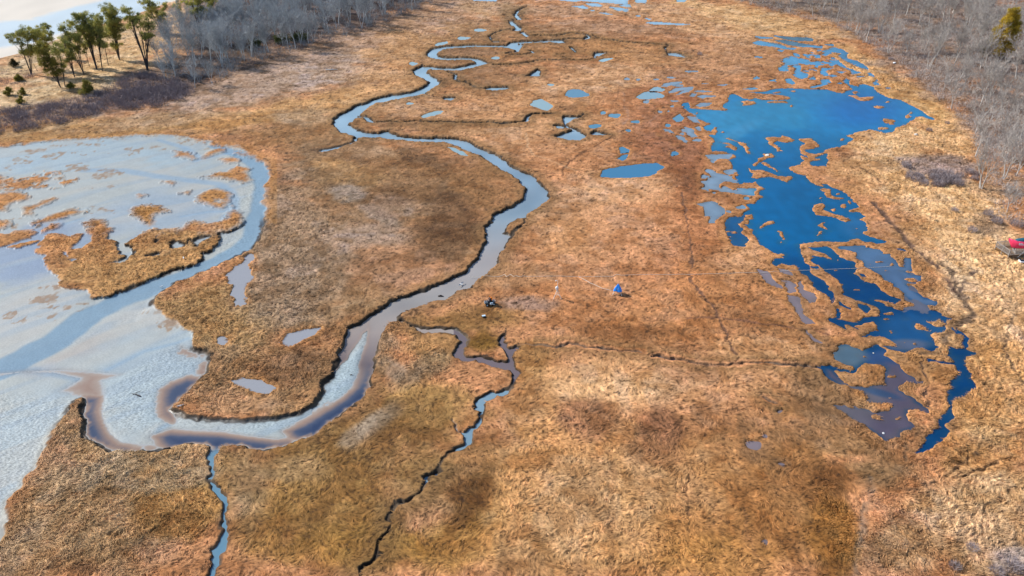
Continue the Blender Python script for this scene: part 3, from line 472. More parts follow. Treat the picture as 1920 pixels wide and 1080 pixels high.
lag = sdf_poly(WXc, WYc, LAGOON)
for poly in BASINS: lag = np.maximum(lag, sdf_poly(WXc, WYc, poly))
for poly in LAG_ISLES: lag = np.minimum(lag, -sdf_poly(WXc, WYc, poly))
for c in LAG_OVALS: lag = np.minimum(lag, -sdf_poly(WXc, WYc, oval(c)) + .1)
pan = np.full(GX.shape, -5, np.float32)
for poly in PAN_WATER: pan = np.maximum(pan, sdf_poly(WXc, WYc, poly))
for c in PAN_OVALS: pan = np.maximum(pan, sdf_poly(WXc, WYc, oval(c)))
# tiny wet holes scattered through the soft red brown ground west of the lagoon
soft = np.zeros(GX.shape, np.float32)
for (x, y, rx, ry, k) in ((1345, 330, 45, 50, 1), (1270, 230, 40, 40, .6), (1510, 110, 90, 40, .9), (1380, 430, 30, 50, .7), (1560, 700, 60, 60, .7), (1720, 560, 50, 60, .8), (1590, 370, 25, 40, .6), (1420, 860, 90, 90, .22)):
    soft = np.maximum(soft, k * np.clip(1.25 - np.sqrt(((PX - x) / rx) ** 2 + ((PY - y) / ry) ** 2), 0, 1))
FB2 = (vn(GX / 2.4, GY / 3.0, 2) - .5) * 1.1 + (vn(GX / 1.0, GY / 1.3, 4) - .5) * 1.0 + (vn(GX / .5, GY / .6, 1) - .5) * .6
lag = np.where(lag > -2.2, lag + 1.25 * soft * FB2, lag)
pan = np.where(pan > -2.2, pan + 1.35 * soft * FB2, pan)
holes = (vn(GX / 3.1, GY / 4.2, 1) * .65 + vn(GX / 1.2, GY / 1.5, 3) * .35 - (.935 - .36 * np.minimum(soft, 1))) * 4
pan = np.where(soft > .05, np.maximum(pan, holes), pan)
pan = np.where(pond > -.8, -5, pan)
lagall = np.maximum(lag, pan)
print('sdf', round(time.time() - T0, 1))

# ------------------------------------------------------------------ depth of the cut, the flat's own relief
def blob(x, y, rx, ry, rot=0.0, soft_=0.0):
    a = math.radians(rot)
    dx = PX - x; dy = PY - y
    u = (dx * math.cos(a) + dy * math.sin(a)) / rx
    v = (-dx * math.sin(a) + dy * math.cos(a)) / ry
    return np.sqrt(u * u + v * v)


WARP = (vn(GX / 14, GY / 14, 2) - .5) * .7 + (vn(GX / 4.5, GY / 4.5, 3) - .5) * .55 + (vn(GX / 1.6, GY / 1.6, 4) - .5) * .3


def soft_blob(x, y, rx, ry, rot=0.0):
    return sstep(1.25, .55, blob(x, y, rx, ry, rot) + WARP * .9)


WLEV = -.38
tribA = sstep(830, 850, PY) * (PX < 460) * (PX > 360)
tribB = sstep(752, 800, PX) * (PY > 597) * (PX < 1000) * sstep(900, 860, PY)
tribC = sstep(1.25, .9, np.sqrt(((PX - 632) / 48) ** 2 + ((PY - 272) / 18) ** 2)) * (PY > 255)
WL = .12 * tribC + WLEV + .13 * tribA + .10 * tribB - .06 * sstep(340, 240, PY) * (PX > 585)
depth = cr_depth.copy()
onflat = flat_low > -2
for (x, y, rx, ry, v) in ((200, 330, 420, 110, .15), (60, 930, 130, 160, .28), (330, 600, 70, 50, .12), (60, 530, 180, 120, .2), (450, 745, 130, 60, .35)):
    k = sstep(1.2, .8, blob(x, y, rx, ry))
    depth = np.where(onflat, depth * (1 - k) + v * k, depth)
# undercut creek side of the big flat island
k = sstep(1.3, .8, blob(300, 520, 130, 40, -22))
depth = np.where(onflat, depth * (1 - k) + .46 * k, depth)
depth = depth + .06 * sstep(340, 240, PY) * (PX > 585)
depth = depth - .11 * tribA - .07 * tribB - .13 * tribC
deep = np.zeros(GX.shape, np.float32)
for f, poly in DEEP:
    deep = np.maximum(deep, f * sstep(-1.3, 2.1, sdf_poly(GX, GY, poly)))
rip = np.zeros(GX.shape, np.float32)
for poly in RIPPLED:
    rip = np.maximum(rip, sstep(-1.5, 2.0, sdf_poly(GX, GY, poly) + 2.0 * WARP))
mc = sstep(735, 660, PY) * (PX > 585) * (1 - sstep(.15, .85, rip))
mc = np.where((PX > 740) & (PY > 590), 1.0, mc)
mc = np.maximum(mc, tribA * (flat_low > -1))
mc = np.where(flat_low < low - .01, 1.0, mc)                     # the narrow creeks
strm = sstep(1.1, .1, np.abs(-sdf_line(GX, GY, STREAM, 0, 14) - 0) + 1.2 * WARP - np.interp(PY, [270, 330, 430, 560, 700], [1.0, 1.6, 1.6, 1.8, 1.8]))
runn = np.zeros(GX.shape, np.float32)
for wd, ln in RUNNELS:
    runn = np.maximum(runn, sstep(-.6, .6, sdf_line(GX, GY, ln, wd * .30, 8) + .4 * WARP))
bed = -depth + .05 * (vn(GX / 7, GY / 9, 5) - .5)
bed = bed - .07 * strm - .04 * runn
inlow = low > 0
bed = np.where(mc > 0, bed * (1 - mc) + ((WL - .10) - .10 * sstep(.5, 3, low) - .10 * (vn(GX / 5, GY / 5, 1) - .3)) * mc, bed)
flatlev = np.where(PY > 560, -.31 + .04 * (vn(GX / 9, GY / 7, 0) - .5), bed)
tr = sstep(0, 3.0, low) * sstep(540, 640, PY) * (1 - mc)
bed = bed * (1 - tr) + flatlev * tr
bed = np.where((PX < 585) & (mc < .5) & (tribA < .1), np.maximum(bed, -.345), bed)
bed = bed - deep * .42 * sstep(.1, 1.2, low)
bank = sstep(0.0, .20 + .75 * vn(GX / 2.6, GY / 2.6, 5) ** 2, low)
toe = .16 * sstep(1.6, .3, low) * (bank) * (depth > .38)
zlow = bank * bed + toe * .4 * (1 - mc)

# ------------------------------------------------------------------ the grass: lodged in swirls
AMP = [(190, 920, 260, 220, .24, 1), (440, 640, 220, 120, .22, 1), (330, 480, 260, 110, .20, 1), (560, 420, 90, 90, .18, 1), (700, 640, 120, 60, .2, 1), (800, 690, 60, 70, .2, 1), (1860, 620, 130, 260, .27, 1), (1800, 980, 240, 160, .32, 1), (1790, 330, 160, 120, .28, 1), (1720, 560, 90, 120, .2, 1), (1700, 780, 120, 100, .18, 1), (1640, 130, 130, 40, .3, 1), (1100, 920, 220, 160, .15, 0), (560, 950, 170, 140, .12, 0), (830, 820, 120, 130, .10, 0), (1200, 480, 260, 150, .10, 0)]
amp = np.full(GX.shape, .10, np.float32); coarse = np.zeros(GX.shape, np.float32)
for x, y, rx, ry, a_, c_ in AMP:
    k = soft_blob(x, y, rx, ry)
    amp = amp * (1 - k) + a_ * k; coarse = coarse * (1 - k) + c_ * k
th = 4.5 * vn(GX / 7, GY / 7, 2) + 4.0 * vn(GX / 1.9, GY / 1.9, 5) + .9
dx_, dy_ = np.cos(th).astype(np.float32), np.sin(th).astype(np.float32)


def lic(lam, ln, s, K=5):
    acc = 0
    for k in range(K):
        o = (k - (K - 1) / 2) * ln / K
        acc = acc + vn((GX + o * dx_) / lam, (GY + o * dy_) / lam, s)
    acc = acc / K
    return np.clip((acc - .5) * 2.1 + .5, 0, 1)


SPX = (DIST / FOC * 1.75)                                          # ground size of one grid step across
L1 = lic(.19, .5, 0); L2 = lic(.28, .62, 1); L3 = lic(.7, 1.3, 3, 4)
L1f = lic(.12, .3, 2, 4)
clump = vn(GX / .62, GY / .62, 4) * .6 + vn(GX / 1.5, GY / 1.5, 0) * .4
far = sstep(.12, .30, SPX)
streak = (L1f * .24 + L1 * .38 + L2 * .23 + L3 * .05 + clump * .10) * (1 - .45 * coarse) + coarse * .45 * (L2 * .6 + clump * .4)
hgt = .8 * amp * ((L1 * .75 + L2 * .62 + L1f * .3 - .75) + coarse * (1.3 * (clump - .5) + .4 * (L3 - .5)))
und = .12 * (vn(GX / 11, GY / 13, 3) - .5)
edge = np.minimum(np.minimum(-low, -lagall), -pond)
keep = sstep(-.1, 1.0, edge)
z_marsh = hgt * (.35 + .65 * keep) + und * keep
# levee of taller grass at the creek bank
z_marsh = z_marsh + .10 * sstep(-2.2, -.3, low) * (depth > .38)
mudrel = .022 * rip * (lic(.24, .35, 4, 3) - .5) * 2 + .012 * (L1 - .5)
z = np.where(low > 0, zlow + mudrel * bank, z_marsh)
z_lag = -.13
z = np.where(lagall > -.35, np.minimum(z, z * sstep(.1, -.35, lagall) + (-.5) * sstep(-.35, .45, lagall)), z)
z = np.where(pond > -.35, np.minimum(z, z * sstep(.1, -.35, pond) + (-.5) * sstep(-.35, .45, pond)), z)
print('height', round(time.time() - T0, 1))

# ------------------------------------------------------------------ colours of soil and plants
C = np.empty((len(GX), 3), np.float32)
C[:] = (192, 134, 90)


def paint(k, col):
    k = np.asarray(k)[:, None]
    C[:] = C * (1 - k) + np.asarray(col, np.float32) * k


for x, y, rx, ry, rot, st, col in ZONES:
    paint(st ** .75 * soft_blob(x, y, rx * 1.15, ry * 1.15, rot), col)
# mottling: pale straw mats, grey thatch and umber patches, each relative to the plants it lies on
def shade(k, mul):
    C[:] = C * (1 + np.asarray(k)[:, None] * (np.asarray(mul, np.float32) - 1))


m1 = vn(GX / 3.4, GY / 3.4, 1) * .5 + vn(GX / 1.3, GY / 1.3, 2) * .5
grad = sstep(.52, .72, m1)
shade(sstep(.54, .70, m1), (1.08, 1.08, 1.10))
shade(sstep(.48, .30, m1), (.90, .86, .80))
m2 = vn(GX / 5, GY / 6, 5) * .6 + vn(GX / 1.9, GY / 2.3, 3) * .4
shade(sstep(.58, .70, m2), (.98, 1.01, 1.08))
m3 = vn(GX / 8, GY / 9, 1) * .55 + vn(GX / 2.1, GY / 2.6, 0) * .45
shade(sstep(.57, .69, m3), (.90, .88, .85))
m4 = vn(GX / .8, GY / .9, 2)
shade(sstep(.62, .85, m4), (1.12, 1.11, 1.12))
for wd, st, dp, col, ln in TRACKS:
    s = sdf_line(WXc, WYc, ln, wd * (.55 if wd < .75 else .75), 4)
    k = st * (sstep(-.12, .10, s + .25 * FB) if wd < .75 else sstep(-.30, .30, s + .55 * FB - .12) * (.4 + .6 * sstep(.2, .45, vn(GX / 1.7, GY / 1.7, 2))))
    paint(k, col)
    z = z - np.where(low > 0, 0, dp * k)
# bright fringe round ponds, olive levees along the creeks
fr = np.maximum(sstep(-1.6, -.1, lagall), sstep(-1.4, -.1, pond))
paint(.5 * fr * (lagall < .2), (192, 134, 78))
paint(.55 * np.minimum(soft, 1) * sstep(.35, .6, vn(GX / 2.2, GY / 2.8, 5)), (150, 102, 66))
wetm = sstep(-1.6, -.1, lagall) * sstep(.35, .6, vn(GX / 2.4, GY / 2.4, 0)) * sstep(430, 520, PY)
paint(.6 * wetm * (PX > 1380), (122, 92, 66))
lv = sstep(-3.2, -.4, low) * (depth > .38)
paint(.5 * lv * (PX > 560), (134, 102, 64))
paint(.45 * sstep(-5, -.5, flat_low) * (PX < 520) * (PY < 420), (186, 128, 62))
# grass tone: random grain, with tuft self-shadow put in along the streaks
def lod(lams, s0):
    # keeps the texture crisp at every distance: the grain that is two or three grid steps wide counts most
    acc = 0; tot = 0
    for i, lm in enumerate(lams):
        w_ = np.exp(-.5 * (np.log(lm / (2.3 * SPX)) / .45) ** 2) + 1e-4
        acc = acc + w_ * (vn((GX + .35 * lm * dx_) / lm, (GY + .35 * lm * dy_) / lm, s0 + i) + vn((GX - .35 * lm * dx_) / lm, (GY - .35 * lm * dy_) / lm, s0 + i) - 1)
        tot = tot + w_
    return acc / tot


GR = lod((.14, .22, .35, .55, .9, 1.4, 2.2), 0)
GR2 = lod((.25, .4, .65, 1.0, 1.6, 2.5, 4.0), 2)
tone = .78 + .52 * streak
tone = tone * (1 - far) + (.84 + .32 * (streak * .7 + .3 * RNG.random(len(GX)))) * far
tone = tone * np.clip(1 + .52 * GR + .26 * GR2, .35, 1.8)
speck = sstep(-.30, -.52, GR + .5 * GR2 + .25 * (vn(GX / 6, GY / 7, 4) - .5))
lum = (C * np.array([.3, .55, .15], np.float32)).sum(1, keepdims=True)
C[:] = C * .87 + lum * .13
Cl = alb(C) * (tone * (1 + .18 * coarse))[:, None]
# dark gaps between tussocks: self-shadow put into the colour, with random specks
gap = sstep(.36, .20, streak + .16 * (vn(GX / 6, GY / 6, 0) - .5)) * (.6 - .05 * coarse)
gap = np.maximum(gap, .75 * speck)
Cl = Cl * (1 - gap[:, None]) + alb((74, 54, 40)) * gap[:, None]
# mud
M = np.empty_like(C); M[:] = (195, 199, 200)


def paintm(k, col):
    k = np.asarray(k)[:, None]
    M[:] = M * (1 - k) + np.asarray(col, np.float32) * k


for x, y, rx, ry, rot, st, col in ((60, 480, 110, 50, -20, .85, (150, 170, 204)), (330, 400, 120, 50, 0, .7, (172, 190, 216)), (150, 300, 220, 40, 0, .7, (178, 204, 226)), (300, 335, 130, 24, 10, .7, (202, 204, 206)), (400, 355, 80, 20, 5, .7, (206, 204, 202)), (80, 560, 130, 40, -20, .8, (205, 203, 204)), (220, 600, 180, 50, -25, .8, (210, 208, 208)), (120, 650, 110, 20, -10, .8, (198, 188, 186)),
                                 (60, 850, 130, 120, 0, .7, (192, 208, 222)), (280, 720, 120, 90, 0, .8, (186, 206, 222)), (40, 610, 100, 30, -20, .7, (206, 208, 212)), (450, 790, 160, 24, 0, .7, (190, 210, 224)), (640, 690, 60, 90, 20, .7, (184, 206, 222)), (20, 690, 90, 16, 0, .6, (180, 186, 200))):
    paintm(st * soft_blob(x, y, rx, ry, rot), col)
paintm(.35 * (vn(GX / 5, GY / 9, 1) - .1), (206, 208, 210))
uu = GX * math.cos(.75) + GY * math.sin(.75); vv_ = -GX * math.sin(.75) + GY * math.cos(.75) + 3 * (vn(GX / 14, GY / 14, 3) - .5)
paintm(.45 * sstep(.55, .75, vn(uu / 16, vv_ / 1.5, 4)), (172, 188, 206))
paintm(.4 * sstep(.55, .8, vn(uu / 22, vv_ / 2.6, 1)), (210, 203, 196))
paintm(.5 * sstep(2.6, 1.0, np.abs(-sdf_line(GX, GY, STREAM, 0, 14)) - np.interp(PY, [270, 330, 430, 560, 700], [1.0, 1.6, 1.6, 1.8, 1.8])) * (1 - strm), (212, 214, 212))
paintm(.85 * strm, (146, 178, 206))
paintm(.6 * runn, (160, 188, 218))
paintm(.75 * stub * (.5 + .5 * sstep(.35, .6, vn(GX / .5, GY / .8, 3))), (172, 134, 104))
paintm(.7 * sstep(.03, .3, deep), (168, 148, 138))
paintm(.8 * mc, (150, 150, 152))
edgew = sstep(1.6, .4, low) * (PX < 140) * (PY > 740)
paintm(.6 * edgew, (226, 222, 214))
Ml = lin(M) / np.array([1.60, 1.57, 1.66]) * (.92 + .16 * L1 * rip + .08 * (vn(GX / 1.1, GY / 1.1, 3) - .5))[:, None]
peat = np.array([.030, .022, .016]) + np.array([.07, .05, .032]) * (np.clip(vn(GX / 1.8, GY / 1.8, 1) * 1.8 - .6, 0, 1) ** 1.5)[:, None]
pk = sstep(-.15, .05, low) * sstep(.95, .55, low) * sstep(.2, .4, depth)
fl = sstep(520, 460, PX) * sstep(450, 415, PY)
mudk = sstep(.0, .45, low) * (1 - fl) + sstep(-1.5, .6, low + 1.3 * FB) * fl
Cg = Cl * (1 - mudk[:, None]) + Ml * mudk[:, None]
Cg = Cg * (1 - pk[:, None]) + peat * pk[:, None]
Cg = np.clip(Cg, .004, .9)

# beyond the woodland on the left: a bright tidal shore
BAY = P("-400,260 -60,120 0,107 60,92 110,75 160,52 230,35 300,10 345,-2 420,-20 470,-40 520,-80 -700,-80")
bay = sdf_poly(GX, GY, BAY, 12) + 3 * WARP
bk = sstep(-1, 2, bay)
STRIPE = P("-300,75 0,38 60,34 95,20 140,8 190,-2 260,-30 330,-60 420,-60 330,-10 300,8 240,30 170,44 110,62 60,78 0,85 -200,125")
st_ = sstep(-3, 3, sdf_poly(GX, GY, STRIPE, 10) + 5 * WARP)
bc = alb(np.array([228, 222, 216])) * (1 - st_[:, None]) + alb(np.array([196, 216, 236])) * st_[:, None]
bc = bc * (.94 + .12 * vn(GX / 6, GY / 20, 1))[:, None]
Cg = Cg * (1 - bk[:, None]) + bc * bk[:, None]
z = z * (1 - bk) + (-.6) * bk

wetv = np.clip(.35 + .5 * strm + .4 * runn + .6 * deep - .25 * rip, 0, 1) * mudk
V = np.stack([GX, GY, z], 1)
idx = np.arange(NU * NV).reshape(NV, NU)
F = np.stack([idx[:-1, :-1], idx[:-1, 1:], idx[1:, 1:], idx[1:, :-1]], -1).reshape(-1, 4)
ismud = (low > .3) & (flat_low > -.2)
fm = ismud[F].sum(1) >= 3
fb = (bk > .5)[F].sum(1) >= 3

# materials -------------------------------------------------------
k = NT('marsh_turf')
c = k.attr('Col').outputs['Color']
geo = k.n('NewGeometry').outputs['Position']
dv = k.attr('lay').outputs['Vector']
acc = None
for o_ in (-.16, -.055, .055, .16):                              # fine blades combed along the lie of the grass
    q = k.n('VectorMath', operation='MULTIPLY_ADD'); k.l(dv, q.inputs[0]); q.inputs[1].default_value = (o_, o_, o_); k.l(geo, q.inputs[2])
    e = k.noise(q.outputs[0], 11.0, 1.0, .5)
    acc = e if acc is None else k.math('ADD', acc, e)
n1 = k.math('MULTIPLY_ADD', acc, .62, -.74)
n2 = k.noise(geo, 1.7, 2.0)
f = k.math('ADD', k.math('MULTIPLY', n1, 1.0), k.math('MULTIPLY', n2, .25))
mul = k.mix(f, (.44, .42, .40), (1.46, 1.46, 1.46))
k.l(k.mix(1.0, c, mul, 'MULTIPLY'), k.b.inputs['Base Color'])
k.b.inputs['Roughness'].default_value = .85
k.b.inputs['Specular IOR Level'].default_value = .12
bp = k.n('Bump'); bp.inputs['Strength'].default_value = .55; bp.inputs['Distance'].default_value = .12
k.l(n1, bp.inputs['Height']); k.l(bp.outputs[0], k.b.inputs['Normal'])
MAT_TURF = k.m

k = NT('tidal_mud')
c = k.attr('Col').outputs['Color']
geo = k.n('NewGeometry').outputs['Position']
n1 = k.noise(geo, 3.2, 3.0, .6)
ra = k.attr('rip').outputs['Fac']
mp = k.n('Mapping'); mp.inputs['Scale'].default_value = (1, 1.7, 1); mp.inputs['Rotation'].default_value = (0, 0, .7); k.l(geo, mp.inputs['Vector'])
n2 = k.noise(mp.outputs[0], 3.6, 1.5, .6)
mr = k.n('MapRange', interpolation_type='SMOOTHSTEP'); k.l(n2, mr.inputs[0]); mr.inputs[1].default_value = .34; mr.inputs[2].default_value = .62; mr.inputs[3].default_value = .66; mr.inputs[4].default_value = 1.1
rr = k.math('ADD', k.math('MULTIPLY', k.math('SUBTRACT', mr.outputs[0], 1.0), ra), 1.0)
base = k.mix(1.0, c, k.mix(n1, (.88, .89, .90), (1.12, 1.11, 1.10)), 'MULTIPLY')
cb = k.n('CombineColor'); [k.l(rr, cb.inputs[i]) for i in range(3)]
k.l(k.mix(1.0, base, cb.outputs[0], 'MULTIPLY'), k.b.inputs['Base Color'])
wt = k.attr('wet').outputs['Fac']
k.l(k.math('MULTIPLY_ADD', wt, -.45, .68), k.b.inputs['Roughness'])
k.b.inputs['Specular IOR Level'].default_value = .25
bp = k.n('Bump'); bp.inputs['Strength'].default_value = .25; bp.inputs['Distance'].default_value = .08
k.l(n1, bp.inputs['Height']); k.l(bp.outputs[0], k.b.inputs['Normal'])
MAT_MUD = k.m


def water_mat(name, wave=.02, scale=3.0, rough=.06, spec=.5):
    k = NT(name)
    k.l(k.attr('Col').outputs['Color'], k.b.inputs['Base Color'])
    k.b.inputs['Roughness'].default_value = rough
    k.b.inputs['IOR'].default_value = 1.33
    k.b.inputs['Specular IOR Level'].default_value = spec
    geo = k.n('NewGeometry').outputs['Position']
    mp = k.n('Mapping'); mp.inputs['Scale'].default_value = (1, 2.2, 1); mp.inputs['Rotation'].default_value = (0, 0, .5)
    k.l(geo, mp.inputs['Vector'])
    n = k.noise(mp.outputs[0], scale, 3.0, .6)
    bp = k.n('Bump'); bp.inputs['Strength'].default_value = .6; bp.inputs['Distance'].default_value = wave
    k.l(n, bp.inputs['Height']); k.l(bp.outputs[0], k.b.inputs['Normal'])
    return k.m


MAT_CREEK = water_mat('creek_water', .012, 2.0)
MAT_POND = water_mat('pond_water', .05, 1.4, .08, .18)


def part_mesh(name, fsel, verts, mat, cols, attrs=None, smooth=True):
    ff = F[fsel]
    used, inv = np.unique(ff, return_inverse=True)
    return mesh_np(name, verts[used], inv.reshape(ff.shape), mat, None, smooth, {a: b[used] for a, b in (attrs or {}).items()}, cols[used])


mg = part_mesh('marsh_ground', ~fm & ~fb, V, MAT_TURF, Cg)
uq = np.unique(F[~fm & ~fb])
av = mg.data.attributes.new('lay', 'FLOAT_VECTOR', 'POINT')
av.data.foreach_set('vector', np.stack([dx_[uq], dy_[uq], np.zeros(len(uq))], 1).astype(np.float32).ravel())
tagit(mg, 'orange and brown salt marsh of lodged grass', kind='structure')
tagit(part_mesh('mudflat', fm & ~fb, V, MAT_MUD, Cg, {'wet': wetv, 'rip': np.clip(.25 + .75 * rip, 0, 1) * sstep(.1, .8, low)}), 'pale blue grey tidal mudflat with rippled bars', kind='structure')
tagit(part_mesh('shore', fb, V, MAT_MUD, Cg, {'wet': np.full(len(GX), .25), 'rip': np.full(len(GX), .15)}), 'bright tidal shore beyond the pines', kind='structure')


def flat_water(name, sd, lev, cols, mat, thr=-.6):
    vsel = sd > thr
    fs = vsel[F].any(1)
    W = V.copy(); W[:, 2] = lev
    return part_mesh(name, fs, W, mat, cols, smooth=False)


# creek water: pale and brown where thin, slate blue where deep
wd = np.clip(WL - z, 0, 1.2)
ramp_d = [0, .03, .09, .16, .26, .4, .8]
RC = lin(np.array([(180, 190, 202), (172, 160, 154), (160, 138, 128), (132, 120, 122), (78, 90, 118), (52, 68, 104), (36, 50, 86)])) / GAIN
wc = np.stack([np.interp(wd, ramp_d, RC[:, i]) for i in range(3)], 1)
mcw = np.clip(mc, 0, 1) * .9
mcol = np.stack([np.interp(PY, [60, 200, 300, 400, 480, 560, 620, 680, 760], v) for v in
                 ((148, 150, 136, 132, 164, 166, 168, 110, 150), (184, 186, 168, 158, 162, 166, 160, 102, 170), (212, 214, 198, 182, 168, 170, 160, 110, 186))], 1)  # far reach pale blue: sky reflection put into the creek colour
mcol = mcol + 26 * (vn(GX / 5, GY / 6, 3) - .5)[:, None]
mcol = np.where(((PX > 850) & (PY > 605))[:, None], np.array([112., 104, 116]), mcol)
mcol = np.where((PY > 725)[:, None] & (PX > 760 - 100 * (PY > 890))[:, None], np.array([128., 166, 196]), mcol)
mcol = np.where((PY > 840)[:, None] & (PX < 450)[:, None], np.array([104., 152, 186]), mcol)
wc = wc * (1 - mcw[:, None]) + lin(np.clip(mcol, 0, 255)) / GAIN * mcw[:, None]
wc = wc * (.94 + .12 * vn(GX / 2.5, GY / 4, 2))[:, None]
sel = np.where((flat_low > -3) | (low > -.6), 1.0, -1.0)
sel = np.where((depth < .45) & (mc < .5) & (deep < .02), -1.0, sel)
sel = np.where((z > WL + .25) & (low < -.6), -1.0, sel)
tagit(flat_water('creek_water', sel, WL, wc, MAT_CREEK, 0), 'winding tidal creek with grey brown and slate blue water', kind='structure')

# lagoon water
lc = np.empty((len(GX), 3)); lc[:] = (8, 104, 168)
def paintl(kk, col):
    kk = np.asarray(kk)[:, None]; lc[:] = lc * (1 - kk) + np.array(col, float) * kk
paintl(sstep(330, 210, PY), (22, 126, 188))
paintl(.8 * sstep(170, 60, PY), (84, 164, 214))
paintl(.75 * sstep(1.3, .3, blob(1345, 225, 60, 40)), (56, 146, 200))  # paler blobs at the left: cloud reflections painted into the water colour
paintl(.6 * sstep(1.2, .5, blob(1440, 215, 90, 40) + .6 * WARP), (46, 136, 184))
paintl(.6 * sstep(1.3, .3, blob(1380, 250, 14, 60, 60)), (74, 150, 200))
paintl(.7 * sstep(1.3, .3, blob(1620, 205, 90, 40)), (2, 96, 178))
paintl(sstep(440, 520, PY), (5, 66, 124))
sh = np.full(GX.shape, -5, np.float32)
for poly in SHALLOW: sh = np.maximum(sh, sdf_poly(GX, GY, poly))
paintl(.8 * sstep(-1, .5, sdf_poly(GX, GY, BASINS[1])), (104, 128, 168))
paintl(.5 * sstep(1.3, .4, blob(1610, 425, 40, 24)), (70, 118, 176))
paintl(.6 * sstep(1.25, .5, blob(1715, 615, 80, 34)), (48, 104, 164))
paintl(.7 * sstep(1.25, .5, blob(1700, 645, 50, 12)), (116, 116, 140))
paintl(.9 * sstep(-1, .5, sdf_poly(GX, GY, BASINS[3])), (104, 92, 112))
paintl(.6 * sstep(1.2, .6, blob(1610, 755, 60, 40) + WARP), (112, 112, 124))
paintl(.6 * sstep(1.2, .4, blob(1650, 735, 50, 8, 15)), (40, 80, 132))
paintl(.7 * sstep(1.25, .5, blob(1590, 665, 40, 24) + .5 * WARP), (124, 138, 150))
paintl(.6 * sstep(1.25, .5, blob(1660, 670, 40, 20) + .5 * WARP), (84, 94, 140))
isp = (pan > lag)
gcol = np.stack([np.interp(PX, [1200, 1380, 1420, 1650], v) for v in ((138, 130, 84, 60), (164, 158, 160, 140), (192, 190, 214, 200))], 1)
gcol = np.where((PY > 490)[:, None] & (PX > 1560)[:, None], np.array([100., 108, 134]), gcol)
gcol = np.where(((PY > 490) & (PX < 1560))[:, None], np.array([138., 128, 142]), gcol)
gcol = np.where(((PY < 120) & (PX < 1310))[:, None], np.array([150., 194, 232]), gcol)
gcol = np.where(((PY > 400) & (PY < 470) & (PX > 1355))[:, None], np.array([30., 92, 148]), gcol)
gcol = np.where(((PY < 190) & (PX > 1440) & (blob(1500, 76, 60, 9) < 1.1))[:, None], np.array([74., 118, 148]), gcol)
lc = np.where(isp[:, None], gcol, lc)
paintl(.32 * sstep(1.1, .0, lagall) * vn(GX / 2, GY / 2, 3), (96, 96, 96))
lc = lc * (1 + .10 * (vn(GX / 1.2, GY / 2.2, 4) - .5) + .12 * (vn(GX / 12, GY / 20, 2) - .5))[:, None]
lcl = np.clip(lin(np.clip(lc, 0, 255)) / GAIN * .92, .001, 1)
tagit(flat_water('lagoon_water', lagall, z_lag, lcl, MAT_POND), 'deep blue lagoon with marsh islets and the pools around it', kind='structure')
for (lab, sh_), s in zip(PONDS, pond_sd):
    py0 = float(np.mean(sh_[:, 1])) if isinstance(sh_, np.ndarray) else sh_[1]
    px0 = float(np.mean(sh_[:, 0])) if isinstance(sh_, np.ndarray) else sh_[0]
    col = np.array([np.interp(py0, [50, 110, 180, 230, 320], v) for v in ((160, 160, 140, 92, 72), (204, 202, 178, 150, 136), (230, 226, 204, 190, 186))])  # farther ponds paler: grazing sky reflection put into their colour
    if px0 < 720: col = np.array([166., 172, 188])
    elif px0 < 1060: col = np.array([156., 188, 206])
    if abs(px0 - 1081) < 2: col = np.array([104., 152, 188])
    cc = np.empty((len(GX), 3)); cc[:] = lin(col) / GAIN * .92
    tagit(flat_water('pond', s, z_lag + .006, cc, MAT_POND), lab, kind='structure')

# the land goes on beyond the survey
g = 6000.0
lv_, ld = -2.2, mesh_np('land', np.array([(-g, -300, -2.2), (g, -300, -2.2), (g, g, -2.2), (-g, g, -2.2)]), np.array([[0, 1, 2, 3]]), simple_mat('distant_land', alb((150, 120, 95)), .9, .1, .25, .02))
tagit(ld, 'flat brown land reaching to the horizon', kind='structure')
print('terrain', round(time.time() - T0, 1))


ZG = z.reshape(NV, NU)


def height_at(x, y):
    px, py = pixel(x, y, 0.0)
    i = np.clip(np.round((np.asarray(px) - us[0]) / 1.75).astype(int), 0, NU - 1)
    j = np.clip(np.round((vs[0] - np.asarray(py)) / 1.25).astype(int), 0, NV - 1)
    return ZG[j, i]

